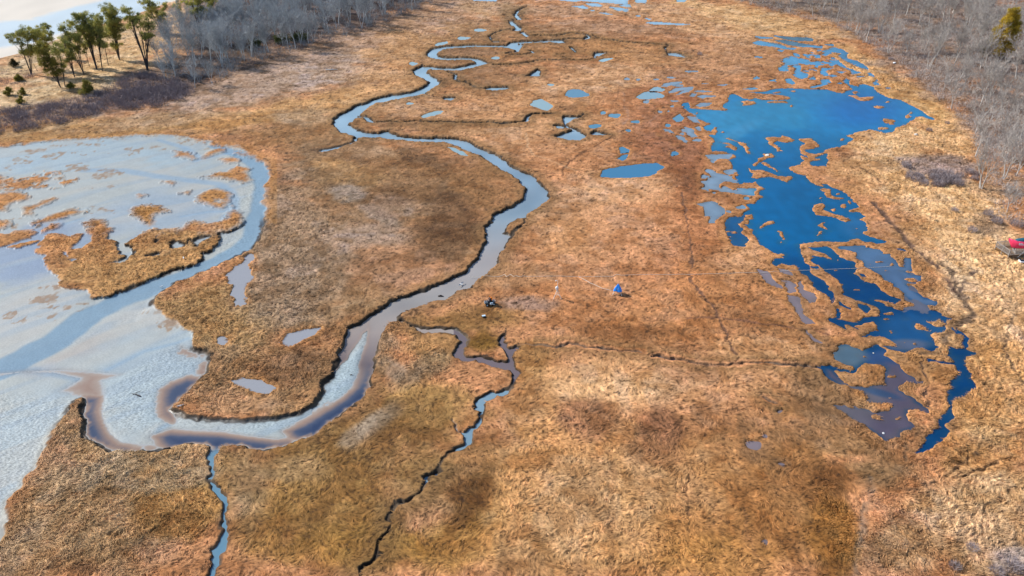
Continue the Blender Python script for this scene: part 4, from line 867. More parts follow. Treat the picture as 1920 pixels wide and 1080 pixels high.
# ------------------------------------------------------------------ lodged grass: real blades lying along the swirls (nobody could count them)
def blades(name, n, mask, length, width, rise, label, jitter=.5, bright=(.62, 1.5), mat=None, seed=3, spread=1.0, colmul=(1, 1, 1)):
    rg = np.random.default_rng(seed)
    w_ = mask / mask.sum()
    ii = rg.choice(len(GX), n, p=w_)
    sc = np.maximum(1.0, DIST[ii] / 150.0)
    ang = th[ii] + rg.normal(0, jitter, n)
    ln = length * rg.uniform(.55, 1.35, n) * sc
    wdh = width * rg.uniform(.6, 1.3, n) * sc
    ca, sa = np.cos(ang), np.sin(ang)
    bx = GX[ii] + rg.uniform(-.1, .1, n) * sc * spread; by = GY[ii] + rg.uniform(-.1, .1, n) * sc * spread; bz = z[ii] - .02
    rs = rise * rg.uniform(.4, 1.4, n) * np.sqrt(sc)
    tw = rg.normal(0, .35, n)
    V_ = np.empty((n, 5, 3), np.float32)
    hx, hy = -sa * wdh * .5, ca * wdh * .5
    V_[:, 0] = np.stack([bx - hx, by - hy, bz], 1)
    V_[:, 1] = np.stack([bx + hx, by + hy, bz], 1)
    mx, my, mz = bx + ca * ln * .45, by + sa * ln * .45, bz + rs
    V_[:, 2] = np.stack([mx + hx * .8, my + hy * .8, mz + tw * wdh], 1)
    V_[:, 3] = np.stack([mx - hx * .8, my - hy * .8, mz - tw * wdh], 1)
    V_[:, 4] = np.stack([bx + ca * ln - sa * tw * ln * .4, by + sa * ln + ca * tw * ln * .4, bz + rs * .75], 1)
    b = np.arange(n)[:, None] * 5
    tri = np.concatenate([b + [0, 1, 2], b + [0, 2, 3], b + [3, 2, 4]], 0)
    br = rg.uniform(bright[0], bright[1], n) ** 1.0
    cc = Cg0[ii] * br[:, None] * np.array(colmul)
    cc = np.maximum(cc * np.minimum(1, .62 / cc.max(1))[:, None], .006)
    cc = np.repeat(cc, 5, 0)
    o = mesh_np(name, V_.reshape(-1, 3), tri, mat, None, False, None, cc)
    return tagit(o, label, kind='stuff')


Cg0 = alb(C)
k = NT('dry_blades')
k.l(k.attr('Col').outputs['Color'], k.b.inputs['Base Color'])
k.b.inputs['Roughness'].default_value = .7
k.b.inputs['Specular IOR Level'].default_value = .2
MAT_BLADE = k.m
land = ((low < -.05) & (lagall < -.1) & (pond < -.1) & (bk < .3) & (PX > -250) & (PX < 2170) & (PY > -40) & (PY < 1200)).astype(float)
trk = np.ones(len(GX))
for wd_, st_k, dp_, col_, ln_ in TRACKS:
    trk = np.minimum(trk, 1 - .8 * st_k * sstep(-.3, .2, sdf_line(GX, GY, ln_, wd_, 4)))
blades('marsh_grass', 300000, land * trk * sstep(.21, .13, amp), .27, .038, .04, 'fine brown and straw coloured salt marsh grass lying in swirls', seed=3, mat=MAT_BLADE, bright=(.45, 1.75))
blades('tall_grass', 240000, land * trk * sstep(.13, .21, amp), .36, .05, .10, 'tall pale grass lodged in wavy tufts on the banks and the dry edge of the marsh', .45, (.7, 2.2), MAT_BLADE, 5)
blades('straw_wisps', 40000, land * trk * (.25 + grad) * (PY > -20), .55, .09, .04, 'pale bleached wisps of straw lying over the marsh', .6, (.95, 1.55), MAT_BLADE, 8, 1.0, (1.06, 1.05, 1.06))
print('grass', round(time.time() - T0, 1))

# ------------------------------------------------------------------ woods
def slivers(bm_v, bm_f, p, q, wd, rg):
    """flat tapering twigs from p to q (arrays), one triangle each"""
    n = len(p)
    d = q - p
    r = rg.normal(size=(n, 3))
    s = np.cross(d, r); s /= (np.linalg.norm(s, axis=1, keepdims=True) + 1e-9)
    w2 = np.asarray(wd).reshape(-1, 1) * .5
    v = np.stack([p - s * w2, p + s * w2, q], 1).reshape(-1, 3)
    base = sum(len(a) for a in bm_v)
    bm_v.append(v); bm_f.append(np.arange(n * 3).reshape(-1, 3) + base)


def tubes(segs, sides=5):
    """segs: list of (p0, p1, r0, r1)"""
    P0 = np.array([s[0] for s in segs]); P1 = np.array([s[1] for s in segs])
    r0 = np.array([s[2] for s in segs]); r1 = np.array([s[3] for s in segs])
    d = P1 - P0; d /= (np.linalg.norm(d, axis=1, keepdims=True) + 1e-9)
    up = np.where(np.abs(d[:, 2:3]) > .9, np.array([[1., 0, 0]]), np.array([[0, 0, 1.]]))
    a = np.cross(d, up); a /= np.linalg.norm(a, axis=1, keepdims=True)
    b = np.cross(d, a)
    vs_, fs_ = [], []
    n = len(segs)
    for k in range(sides):
        t = 2 * math.pi * k / sides
        o = a * math.cos(t) + b * math.sin(t)
        vs_.append(P0 + o * r0[:, None]); vs_.append(P1 + o * r1[:, None])
    v = np.stack(vs_, 1).reshape(-1, 3)
    m = 2 * sides
    base = np.arange(n)[:, None] * m
    for k in range(sides):
        i, j = 2 * k, 2 * ((k + 1) % sides)
        fs_.append(base + np.array([i, j, j + 1, i + 1]))
    return v, np.concatenate(fs_, 0)


def rvec(rg, base, spread):
    v = base + rg.normal(size=3) * spread
    return v / np.linalg.norm(v)


def bare_tree_meshes(seed, H=10.0, stems=1, wide=1.0, twigs=1500, twig_w=.042, thick=.16):
    """trunk with limbs, and the haze of twigs, as two meshes"""
    rg = np.random.default_rng(seed)
    segs, tips = [], []

    def grow(p, d, L, r, lev):
        n = 4 if lev < 2 else 3
        for i in range(n):
            d2 = rvec(rg, d, .10 + .05 * lev); d2[2] += .04; d2 /= np.linalg.norm(d2)
            q = p + d2 * L / n
            rr = r * (1 - .55 * (i + 1) / n)
            segs.append((p, q, r * (1 - .55 * i / n), rr))
            if lev < 3 and (i > 0 or lev > 0):
                for _ in range(2 if lev < 2 else 1):
                    az = rg.uniform(0, 2 * math.pi)
                    side = np.array([math.cos(az), math.sin(az), 0])
                    dd = d2 * (1.0 if lev == 0 else .8) + side * (.75 * wide) * rg.uniform(.6, 1.2) + np.array([0, 0, .25])
                    grow(q, dd / np.linalg.norm(dd), L * rg.uniform(.42, .62), rr * .58, lev + 1)
            if lev >= 1: tips.append((p, q, d2, lev))
            p, d = q, d2
        tips.append((p, p + d * .3, d, 3)); tips.append((p, p + d * .3, d, 3))

    for s_ in range(stems):
        az = rg.uniform(0, 2 * math.pi)
        d = np.array([math.cos(az) * .22 * (stems > 1), math.sin(az) * .22 * (stems > 1), 1.0]) + rg.normal(size=3) * .05
        grow(np.array([.12 * s_ * (-1) ** s_, .05 * s_, -.25]), d / np.linalg.norm(d), H * rg.uniform(.55, .66), thick * H / 10 / (stems ** .3), 0)
    v, f = tubes(segs, 5)
    bv, bf = [], []
    ti = rg.integers(0, len(tips), twigs)
    A = np.array([tips[i][0] for i in ti]); B = np.array([tips[i][1] for i in ti]); D = np.array([tips[i][2] for i in ti])
    t = rg.random((twigs, 1))
    p = A + (B - A) * t
    dd = D * .9 + rg.normal(size=(twigs, 3)) * .62; dd[:, 2] += .35
    dd /= np.linalg.norm(dd, axis=1, keepdims=True)
    q = p + dd * rg.uniform(.45, 1.35, (twigs, 1)) * H / 10
    slivers(bv, bf, p, q, rg.uniform(.6, 1.3, twigs) * twig_w, rg)
    return (v, f), (np.concatenate(bv), np.concatenate(bf))


def bark(name, c0, c1, sc=1.1):
    k = NT(name)
    geo = k.n('NewGeometry').outputs['Position']
    inf = k.n('ObjectInfo').outputs['Random']
    n = k.noise(geo, sc, 3.0, .7)
    n = k.math('MULTIPLY_ADD', n, 2.2, -.6); n = k.math('MINIMUM', k.math('MAXIMUM', n, 0.0), 1.0)
    f = k.math('ADD', k.math('MULTIPLY', n, .6), k.math('MULTIPLY', inf, .4))
    k.l(k.mix(f, c0, c1), k.b.inputs['Base Color'])
    k.b.inputs['Roughness'].default_value = .8
    k.b.inputs['Specular IOR Level'].default_value = .15
    return k.m


BARK_COOL = bark('cool_grey_bark', (.36, .40, .43), (.70, .74, .76))
TWIG_COOL = bark('cool_grey_twigs', (.16, .178, .195), (.53, .555, .57))
BARK_WARM = bark('pale_grey_bark', (.36, .33, .30), (.66, .62, .57))
TWIG_WARM = bark('pale_grey_twigs', (.22, .192, .172), (.58, .53, .485))
BARK_PINE = bark('pine_bark', (.035, .035, .04), (.10, .085, .08))


def make_mesh(name, vf, mat, smooth=False):
    o = mesh_np(name, vf[0], vf[1], mat, None, smooth)
    me = o.data
    bpy.data.objects.remove(o)
    return me


def variants(cool, n, seed0):
    out = []
    for i in range(n):
        st = [1, 1, 2, 3, 1, 2, 1][i % 7]
        (tv, cv) = bare_tree_meshes(seed0 + i, 10.0, st, [.85, 1.15, .9, .8, 1.3, 1.0, .7][i % 7], 1900 if not cool else 1700, .042, .16 if not cool else .105)
        out.append((make_mesh('trunk', tv, BARK_COOL if cool else BARK_WARM), make_mesh('crown', cv, TWIG_COOL if cool else TWIG_WARM)))
    return out


VC, VW = variants(True, 7, 11), variants(False, 7, 41)


def tree(px, py, hgt_m, meshes, rz, label, group=None, name='bare_tree', cat='tree', lean=0.0, z0=-.1):
    x, y = ground(px, py)
    r = bpy.data.objects.new(name, None); COL.objects.link(r)
    r.empty_display_size = .5
    r.location = (float(x), float(y), z0)
    r.rotation_euler = (lean * .3, lean, rz)
    s = hgt_m / 10.0
    r.scale = (s, s, s)
    for nm, me in zip(('trunk', 'crown'), meshes):
        c = bpy.data.objects.new(nm, me); COL.objects.link(c); c.parent = r
    return tagit(r, label, cat, group)


def inside(px, py, poly):
    c = False
    n = len(poly)
    for i in range(n):
        ax, ay = poly[i]; bx, by = poly[(i + 1) % n]
        if (ay > py) != (by > py) and px < (bx - ax) * (py - ay) / (by - ay) + ax: c = not c
    return c


WOOD_W = P("290,140 350,168 410,156 470,122 560,92 640,70 700,46 760,24 826,-2 820,-22 600,-22 420,-22 388,30 345,70")
WOOD_E = P("1390,6 1450,20 1500,34 1560,46 1610,72 1660,102 1712,146 1770,196 1815,236 1842,300 1870,330 1905,300 1990,300 1990,-20 1370,-20")


def scatter(poly, n, seed, mind):
    rg = random.Random(seed)
    x0, x1, y0, y1 = poly[:, 0].min(), poly[:, 0].max(), poly[:, 1].min(), poly[:, 1].max()
    gx0, gy0 = ground(poly[:, 0], poly[:, 1])
    pts = []
    tries = 0
    while len(pts) < n and tries < n * 400:
        tries += 1
        gx = rg.uniform(gx0.min(), gx0.max()); gy = rg.uniform(gy0.min(), gy0.max())
        px, py = pixel(gx, gy)
        if not inside(float(px), float(py), poly): continue
        if any((gx - a) ** 2 + (gy - b) ** 2 < mind * mind for a, b, _, _ in pts): continue
        pts.append((gx, gy, float(px), float(py)))
    return pts


rg = random.Random(5)
# trees at the edge of the woods, each placed where the photograph shows it: px, py, height, variant, label
EDGE_W = [(366, 164, 8.5, 4, 'spreading bare tree at the tip of the bluish wood, nearest the thicket'), (398, 158, 7.5, 2, 'small bare tree at the wood edge just right of the spreading one'), (432, 122, 9, 6, 'slender pale stem tree at the wood edge left of the low green juniper'), (455, 112, 8, 0, 'single grey stem tree in front of the bluish wood by the shadowed scrub'),
          (504, 98, 9.5, 3, 'pale forked tree at the wood edge right of the small green juniper'), (541, 90, 10.5, 1, 'tall pale tree in front of the dark green juniper'), (530, 86, 8, 6, 'leaning thin grey tree beside the dark green juniper'), (588, 78, 9.5, 5, 'bare tree at the end of the juniper clump by the marsh'), (309, 148, 7, 2, 'low bare tree beside the thick dark pine trunk'), (296, 120, 8, 5, 'bare tree standing between the dark pine and the bluish wood')]
for px, py, h, v, lb in EDGE_W:
    tree(px, py, h, VC[v], rg.uniform(0, 6.28), lb)
for i, (gx, gy, px, py) in enumerate(scatter(WOOD_W, 156, 3, 2.4)):
    tree(px, py, rg.uniform(9.5, 13.5), VC[rg.randrange(7)], rg.uniform(0, 6.28), 'bare bluish grey tree inside the dense wood beside the pines', 'bare trees of the bluish wood', lean=rg.uniform(-.06, .06))
EDGE_E = [(1606, 66, 9, 3, 'dark stemmed bare tree at the left end of the pale wood, standing in straw'), (1665, 100, 10.5, 2, 'white twin stem birch at the straw edge above the white float'), (1698, 104, 8.5, 4, 'bare tree with a crooked fork right of the white twin stem birch'), (1730, 98, 10.5, 3, 'pale many stemmed tree right of the crooked fork tree'), (1788, 122, 12, 1, 'broad pale tree in the middle of the pale wood'), (1838, 130, 12.5, 5, 'leaning pale tree left of the olive cedar'), (1770, 168, 8.5, 0, 'small bare tree standing at the straw edge below the broad pale tree'),
          (1806, 170, 9, 2, 'bare tree with dark base between straw edge and white birch'), (1876, 176, 9.5, 6, 'slender white birch trunk standing by itself'), (1857, 182, 8, 2, 'twin stemmed small birch left of the slender white birch'), (1901, 196, 8.5, 4, 'spreading white limbed tree at the frame edge under the birch'), (1904, 148, 13, 1, 'tall grey tree in front of the olive cedar'), (1840, 354, 11, 3, 'tall pale clump tree rising right of the purple thicket'), (1829, 294, 10.5, 0, 'pale forked tree behind the purple thicket'), (1882, 336, 11, 2, 'pale tree with several stems on the rusty bank'), (1888, 398, 6.5, 4, 'small spreading tree with white trunk above the wooden landing'), (1905, 330, 8, 5, 'bare tree at the frame edge beside the several stemmed one')]
for px, py, h, v, lb in EDGE_E:
    tree(px, py, h, VW[v], rg.uniform(0, 6.28), lb)
for i, (gx, gy, px, py) in enumerate(scatter(WOOD_E, 116, 9, 3.0)):
    tree(px, py, rg.uniform(9.5, 13.5), VW[rg.randrange(7)], rg.uniform(0, 6.28), 'bare pale grey tree inside the open wood beyond the lagoon', 'bare trees of the pale wood', lean=rg.uniform(-.05, .08))
print('trees', round(time.time() - T0, 1))


# shrubs ----------------------------------------------------------
def shrub_mesh(seed, n=420, r=1.3, h=1.5, wdt=.05):
    rg_ = np.random.default_rng(seed)
    bv, bf = [], []
    a = rg_.uniform(0, 2 * math.pi, n); rr = r * np.sqrt(rg_.random(n)) * .75
    p = np.stack([rr * np.cos(a), rr * np.sin(a), rg_.uniform(-.1, .75, n) * h * (1 - (rr / r) ** 2 * .6)], 1)
    d = np.stack([np.cos(a) * .5, np.sin(a) * .5, np.ones(n)], 1) + rg_.normal(size=(n, 3)) * .45
    d /= np.linalg.norm(d, axis=1, keepdims=True)
    q = p + d * rg_.uniform(.35, .8, (n, 1)) * h * .7
    slivers(bv, bf, p, q, rg_.uniform(.6, 1.4, n) * wdt, rg_)
    return np.concatenate(bv), np.concatenate(bf)


TW_PURPLE = bark('purple_grey_twigs', (.22, .18, .18), (.42, .36, .37))
TW_BROWN = bark('brown_twigs', (.20, .16, .145), (.60, .52, .48))
TW_DARK = bark('dark_purple_twigs', (.075, .062, .066), (.40, .33, .34))
SHR_P = [make_mesh('shrub', shrub_mesh(70 + i), TW_PURPLE) for i in range(3)]


def single_mesh(name, me, px, py, s, rz, label, cat, group=None, z0=-.05):
    x, y = ground(px, py)
    o = bpy.data.objects.new(name, me); COL.objects.link(o)
    o.location = (float(x), float(y), z0); o.rotation_euler = (0, 0, rz)
    o.scale = s if isinstance(s, tuple) else (s, s, s)
    return tagit(o, label, cat, group)


for i in range(34):
    t = rg.random()
    px = 1692 + 140 * t + rg.uniform(-4, 4); py = 318 + 14 * math.sin(t * 3) + rg.uniform(-11, 15) + 10 * t
    single_mesh('shrub', SHR_P[i % 3], px, py, rg.uniform(.7, 1.15), rg.uniform(0, 6), 'purple grey shrub in the low thicket on the straw slope', 'shrub', 'shrubs of the purple thicket')
for px, py, s, lb in ((1868, 418, 1.0, 'purple grey shrub with a dark hollow at its foot, above the wooden landing'), (1852, 404, .9, 'purple shrub left of the white trunk small tree'), (1822, 434, .8, 'pale grey low shrub alone in the straw left of the landing'), (1905, 424, 1.1, 'broad purple shrub at the frame edge behind the landing'), (1790, 396, .6, 'faint grey shrub in the straw below the purple thicket'), (1742, 246, .7, 'grey shrub on the straw right of the lagoon tip'), (1776, 232, .5, 'small pale bush standing alone on bright straw right of the lagoon'), (1670, 112, .7, 'grey shrub beside the white float'),
                      (1900, 1066, .9, 'bluish grey bush at the bottom corner of the straw'), (1868, 1074, .7, 'low bluish bush left of the bottom corner bush'), (1822, 1030, .6, 'small grey bush in the straw above the bottom edge'), (1790, 1064, .55, 'lowest small grey bush in the straw'), (1312, 103, .75, 'bare white bush alone in the far marsh')):
    single_mesh('shrub', SHR_P[int(px) % 3], px, py, s, px, lb, 'shrub')


def scrub(name, specs, mat, label, seed):
    """an uncountable mass of twiggy undergrowth: (outline, clumps, radius, height)"""
    rg_ = np.random.default_rng(seed)
    bv, bf = [], []
    for poly, n, r, h, per in specs:
        pts = scatter(poly, n, seed, .2)
        for gx, gy, px, py in pts:
            k_ = rg_.uniform(.6, 1.3)
            m = per
            a = rg_.uniform(0, 2 * math.pi, m); rr = r * k_ * np.sqrt(rg_.random(m))
            p = np.stack([gx + rr * np.cos(a), gy + rr * np.sin(a), -.1 + rg_.uniform(0, .6, m) * h * k_], 1)
            d = np.stack([np.cos(a) * .5, np.sin(a) * .5, np.ones(m)], 1) + rg_.normal(size=(m, 3)) * .5
            d /= np.linalg.norm(d, axis=1, keepdims=True)
            slivers(bv, bf, p, p + d * rg_.uniform(.3, .8, (m, 1)) * h * k_, rg_.uniform(.6, 1.4, m) * .075, rg_)
    o = mesh_np(name, np.concatenate(bv), np.concatenate(bf), mat, None, False)
    return tagit(o, label, kind='stuff')


scrub('undergrowth', [(P("-60,212 40,206 110,196 190,176 260,168 340,160 356,182 300,200 200,214 100,236 40,246 -60,262"), 260, 1.5, 1.5, 110), (P("180,176 260,140 330,148 362,176 300,190 220,190"), 110, 1.5, 1.6, 110), (P("-40,135 60,128 70,150 20,160 -40,165"), 30, 1.4, .8, 60)],
      TW_DARK, 'dark purple brown scrub massed along the foot of the pines', 4)
scrub('brush', [(P("330,150 410,158 470,124 560,95 640,73 700,50 760,28 840,-6 700,-20 560,-5 430,30 360,90"), 620, 1.7, 1.0, 60)], TW_DARK, 'dark tangled brush under the bluish wood', 5)
scrub('saplings', [(P("300,140 350,165 410,158 470,124 560,95 640,73 700,50 760,28 835,0 820,-20 600,-20 420,-20 390,30 340,80"), 620, 1.0, 3.0, 46)], TWIG_COOL, 'mass of thin bluish grey saplings filling the dense wood', 15)
scrub('saplings', [(WOOD_E, 380, 1.2, 2.8, 46)], TWIG_WARM, 'mass of thin grey brown saplings filling the pale wood', 17)
scrub('thicket', [(WOOD_E, 1250, 1.9, 1.5, 60), (P("1560,46 1610,72 1660,104 1720,152 1780,206 1830,252 1850,330 1880,420 1930,420 1930,200 1780,120 1660,60"), 330, 1.6, 1.1, 60)], TW_BROWN, 'pinkish brown brush under the pale wood', 6)
print('scrub', round(time.time() - T0, 1))


# pines -----------------------------------------------------------
def needle_mat(name, a, b):
    k = NT(name)
    tl = k.n('BsdfTranslucent'); k.l(k.attr('Col').outputs['Color'], tl.inputs['Color'])
    mx = k.n('MixShader'); mx.inputs[0].default_value = .38
    k.l(k.b.outputs[0], mx.inputs[1]); k.l(tl.outputs[0], mx.inputs[2]); k.l(mx.outputs[0], k.t.nodes['Material Output'].inputs['Surface'])
    k.l(k.attr('Col').outputs['Color'], k.b.inputs['Base Color'])
    k.b.inputs['Roughness'].default_value = .65
    k.b.inputs['Specular IOR Level'].default_value = .2
    return k.m


MAT_NEEDLE = needle_mat('pine_needles', 0, 0)


def foliage_clump(bv, bf, bc, c, r, n, rg_, col, ln=.55, wd=.10, flat=.75):
    u = rg_.normal(size=(n, 3)); u /= np.linalg.norm(u, axis=1, keepdims=True)
    p = c + u * (r * rg_.random((n, 1)) ** .4) * np.array([1, 1, flat])
    d = u * .7 + rg_.normal(size=(n, 3)) * .5 + np.array([0, 0, .5]); d /= np.linalg.norm(d, axis=1, keepdims=True)
    slivers(bv, bf, p, p + d * ln * rg_.uniform(.6, 1.3, (n, 1)), np.full(n, wd) * rg_.uniform(.7, 1.4, n), rg_)
    cc = np.array(col) * rg_.uniform(.7, 1.35, (n, 1))
    bc.append(np.repeat(cc, 3, 0))


def pine(px, py, crowns0, label, thick=.16, col=((.50, .45, .11), (.15, .18, .07)), seed=1, fork=0, dens=1.0, name='pine_tree', group=None):
    rg_ = np.random.default_rng(seed)
    crowns = list(crowns0)
    if name == 'pine_tree':
        for cx, cy, rx, ry in crowns0:
            t_ = rg_.uniform(.2, .42)
            crowns.append((cx + (px - cx) * t_ + rg_.uniform(-6, 6), cy + (py - cy) * t_, rx * rg_.uniform(.45, .8), ry * rg_.uniform(.45, .8)))
    x, y = ground(px, py)
    dist = math.hypot(math.hypot(x, y), CAM_H)
    dd = y * CP + CAM_H * SP
    s = FOC / dd
    cv = .966
    root = bpy.data.objects.new(name, None); COL.objects.link(root)
    root.location = (float(x), float(y), -.1)
    segs, bv, bf, bc = [], [], [], []
    for ci, (cx, cy, rx, ry) in enumerate(crowns):
        bb = (540.0 - cy) / FOC; tt = y / (CP + bb * SP)
        c = np.array([(cx - 960.0) / FOC * tt - x, rg_.uniform(-.6, .6), CAM_H + (bb * CP - SP) * tt + .1])
        R_ = np.array([rx * 1.15 / s, rx / s, ry * 1.3 / (s * cv)])
        # trunk: bent line into the crown
        k = 6
        p = np.array([0., 0, -.3]); mid = np.array([c[0] * .25 + rg_.uniform(-.3, .3), 0, c[2] * .5])
        pr = thick / (1 + .4 * (ci > 0))
        prev = p
        for i in range(1, k + 1):
            t = i / k
            q = (1 - t) ** 2 * p + 2 * t * (1 - t) * mid + t * t * (c + np.array([0, 0, R_[2] * .25]))
            segs.append((prev, q, pr * (1 - .7 * (i - 1) / k), pr * (1 - .7 * i / k)))
            prev = q
            if i >= 3:
                for _ in range(2):
                    az = rg_.uniform(0, 6.28)
                    e = c + R_ * np.array([math.cos(az), math.sin(az), rg_.uniform(-.5, .4)]) * .75
                    m_ = (q + e) / 2 + np.array([0, 0, .25])
                    segs.append((q, m_, pr * .38, pr * .25)); segs.append((m_, e, pr * .25, pr * .10))
        vol = R_[0] * R_[2]
        nc = int(max(14, 4.8 * vol * dens))
        for i in range(nc):
            u = rg_.normal(size=3); u /= np.linalg.norm(u)
            cc = c + u * R_ * rg_.uniform(.35, 1.0)
            t = rg_.random()
            colr = np.array(col[0]) * t + np.array(col[1]) * (1 - t)
            kk_ = min(1.0, R_[0] / 2.0)
            foliage_clump(bv, bf, bc, cc, rg_.uniform(.3, .95) * kk_, int(85 * (.35 + .65 * kk_)), rg_, colr, .55 * (.5 + .5 * kk_), .10 * (.6 + .4 * kk_))
    v, f = tubes(segs, 6)
    mesh_np('trunk', v, f, BARK_PINE, root, True)
    mesh_np('crown', np.concatenate(bv), np.concatenate(bf), MAT_NEEDLE, root, False, None, np.concatenate(bc))
    return tagit(root, label, 'tree', group)


YEL = ((.30, .26, .05), (.12, .12, .035))
PINES = [
    (59, 140, [(30, 70, 16, 12), (52, 62, 18, 13), (66, 66, 12, 12)], 'leftmost pine with a trunk forking low into spread limbs', .17, None), (84, 130, [(82, 66, 15, 16)], 'rounded pine close behind the leftmost forked one', .13, None), (108, 108, [(86, 52, 9, 7)], 'thin bent pine with a small tuft crown near the tidal shore', .10, None),
    (114, 164, [(80, 95, 15, 12), (86, 112, 16, 11), (104, 124, 14, 10)], 'low leaning pine in front with limbs trailing to the left', .15, YEL), (122, 163, [(112, 94, 13, 12)], 'short dark trunk pine standing close to the low leaning one', .13, None), (140, 145, [(122, 86, 15, 12), (130, 100, 8, 6)], 'pine with three dark diverging stems', .16, None),
    (157, 138, [(128, 72, 15, 9), (120, 54, 11, 9), (146, 70, 10, 9)], 'slim pine with an airy feathered crown beside the big clump', .13, None), (152, 125, [(146, 78, 11, 11)], 'narrow pine behind the slim feathered one', .11, None), (182, 130, [(150, 40, 18, 17), (165, 44, 18, 15), (160, 56, 16, 10)], 'biggest pine with a thick trunk and broad crown', .24, None),
    (192, 133, [(180, 56, 14, 14), (186, 40, 11, 12)], 'tall pine right beside the biggest one', .15, None), (203, 123, [(192, 60, 10, 10)], 'straight thin bare trunk pine on the tan slope', .11, None), (168, 125, [(160, 88, 5, 5)], 'spindly young pine behind the thick trunk', .07, None),
    (224, 112, [(206, 20, 17, 12), (212, 36, 18, 12), (216, 54, 16, 10), (206, 66, 14, 8)], 'tall pine whose crown falls in layers, at the middle of the row', .19, None), (277, 132, [(242, 26, 12, 13), (262, 40, 15, 12), (280, 50, 12, 5)], 'pine with a thick dark trunk rising out of the bluish trees', .28, None), (302, 62, [(276, 8, 14, 8), (292, 18, 14, 9), (308, 14, 7, 9)], 'pine group top against the pale shore right of the row', .14, None),
    (312, 66, [(306, 26, 8, 6)], 'small flat topped pine at the right end of the row', .09, None), (377, 78, [(360, 2, 18, 8), (378, -4, 16, 10)], 'big trunk pine with its crown cut by the top of the picture', .28, None), (395, 63, [(396, 2, 10, 10)], 'dark trunk pine right of the big cut off pine', .16, None), (336, 48, [(332, 10, 8, 9)], 'small pine left of the big cut off pine', .10, None)]
for i, (px, py, cr, lb, tk, cl) in enumerate(PINES):
    kw = {'col': cl} if cl else {}
    pine(px, py, cr, lb, tk, seed=100 + i, **kw)
for i, (px, py, w_, h_, lb) in enumerate(((161, 177, 13, 26, 'bright yellow green young pine in front of the scrub'), (132, 166, 7, 10, 'tiny yellow pine beside the bright young pine'), (15, 179, 8, 15, 'young pine at the left frame edge on the pale slope'), (40, 178, 6, 12, 'spindly young pine right of the edge one'), (39, 194, 7, 13, 'lowest young pine at the foot of the pale slope'), (33, 152, 8, 11, 'bushy young pine on the slope under the leftmost pine'), (25, 125, 8, 14, 'dark brown green young pine on the shore slope'))):
    x, y = ground(px, py)
    pine(px, py, [(px, py - h_ * .28, w_, h_ * .22), (px, py - h_ * .6, w_ * .7, h_ * .2), (px, py - h_ * .88, w_ * .35, h_ * .16)], lb, .06, YEL if i != 6 else ((.10, .085, .035), (.05, .05, .03)), 200 + i, dens=1.6, name='young_pine')
for i, (px, py, w_, h_, lb) in enumerate(((480, 86, 9, 12, 'small round green juniper at the edge of the bluish wood'), (528, 82, 14, 16, 'wide dark green juniper behind the tall pale tree'), (560, 78, 14, 15, 'dark green juniper at the marsh edge right of the wide one'))):
    pine(px, py, [(px, py - h_ * .5, w_, h_ * .5)], lb, .06, ((.16, .17, .05), (.06, .08, .035)), 230 + i, dens=2.4, name='juniper')
pine(1880, 112, [(1880, 86, 24, 14), (1884, 66, 22, 14), (1892, 46, 17, 14), (1900, 28, 10, 12)], 'tall olive gold cedar among the bare trees at the frame edge', .2, ((.66, .46, .05), (.30, .24, .045)), 240, dens=3.2, name='cedar')
pine(1853, 104, [(1852, 90, 12, 13)], 'small dark green cedar at the foot of the olive gold one', .1, ((.12, .13, .06), (.05, .065, .035)), 241, dens=2.4, name='cedar')
# dead stick near the leftmost pine
x_, y_ = ground(71, 134)
v, f = tubes([(np.array([0, 0, -.2]), np.array([-.6, .1, 1.6]), .06, .045), (np.array([-.6, .1, 1.6]), np.array([-1.1, .2, 3.4]), .045, .02), (np.array([-.6, .1, 1.6]), np.array([-.3, .3, 2.2]), .03, .012)], 5)
o = mesh_np('dead_sapling', v, f, BARK_PINE); o.location = (float(x_), float(y_), 0)
tagit(o, 'thin dead leaning stem beside the leftmost pine', 'sapling')
print('pines', round(time.time() - T0, 1))

# ------------------------------------------------------------------ small things on the marsh
def join_bm(name, fn, mat, parent=None, smooth=False):
    bm = bmesh.new()
    fn(bm)
    me = bpy.data.meshes.new(name); bm.normal_update(); bm.to_mesh(me); bm.free()
    if mat: me.materials.append(mat)
    if smooth:
        for p in me.polygons: p.use_smooth = True
    o = bpy.data.objects.new(name, me); COL.objects.link(o)
    if parent: o.parent = parent
    return o


def box(bm, c, s, rot=None, bev=0.0):
    g_ = bmesh.ops.create_cube(bm, size=1.0)
    vs_ = g_['verts']
    M_ = Matrix.Translation(c) @ (rot.to_4x4() if rot else Matrix.Identity(4)) @ Matrix.Diagonal((*s, 1))
    bmesh.ops.transform(bm, matrix=M_, verts=vs_)
    if bev:
        es = list({e for v in vs_ for e in v.link_edges})
        bmesh.ops.bevel(bm, geom=es, offset=bev, segments=2, affect='EDGES', profile=.6)


def rod(bm, a, b, r0, r1=None, n=8):
    a, b = Vector(a), Vector(b)
    d = b - a
    g_ = bmesh.ops.create_cone(bm, cap_ends=True, segments=n, radius1=r0, radius2=r0 if r1 is None else r1, depth=d.length)
    bmesh.ops.transform(bm, matrix=Matrix.Translation((a + b) / 2) @ d.to_track_quat('Z', 'Y').to_matrix().to_4x4(), verts=g_['verts'])


def ball(bm, c, s, u=14, v=9):
    g_ = bmesh.ops.create_uvsphere(bm, u_segments=u, v_segments=v, radius=1)
    bmesh.ops.transform(bm, matrix=Matrix.Translation(c) @ Matrix.Diagonal((*s, 1)), verts=g_['verts'])


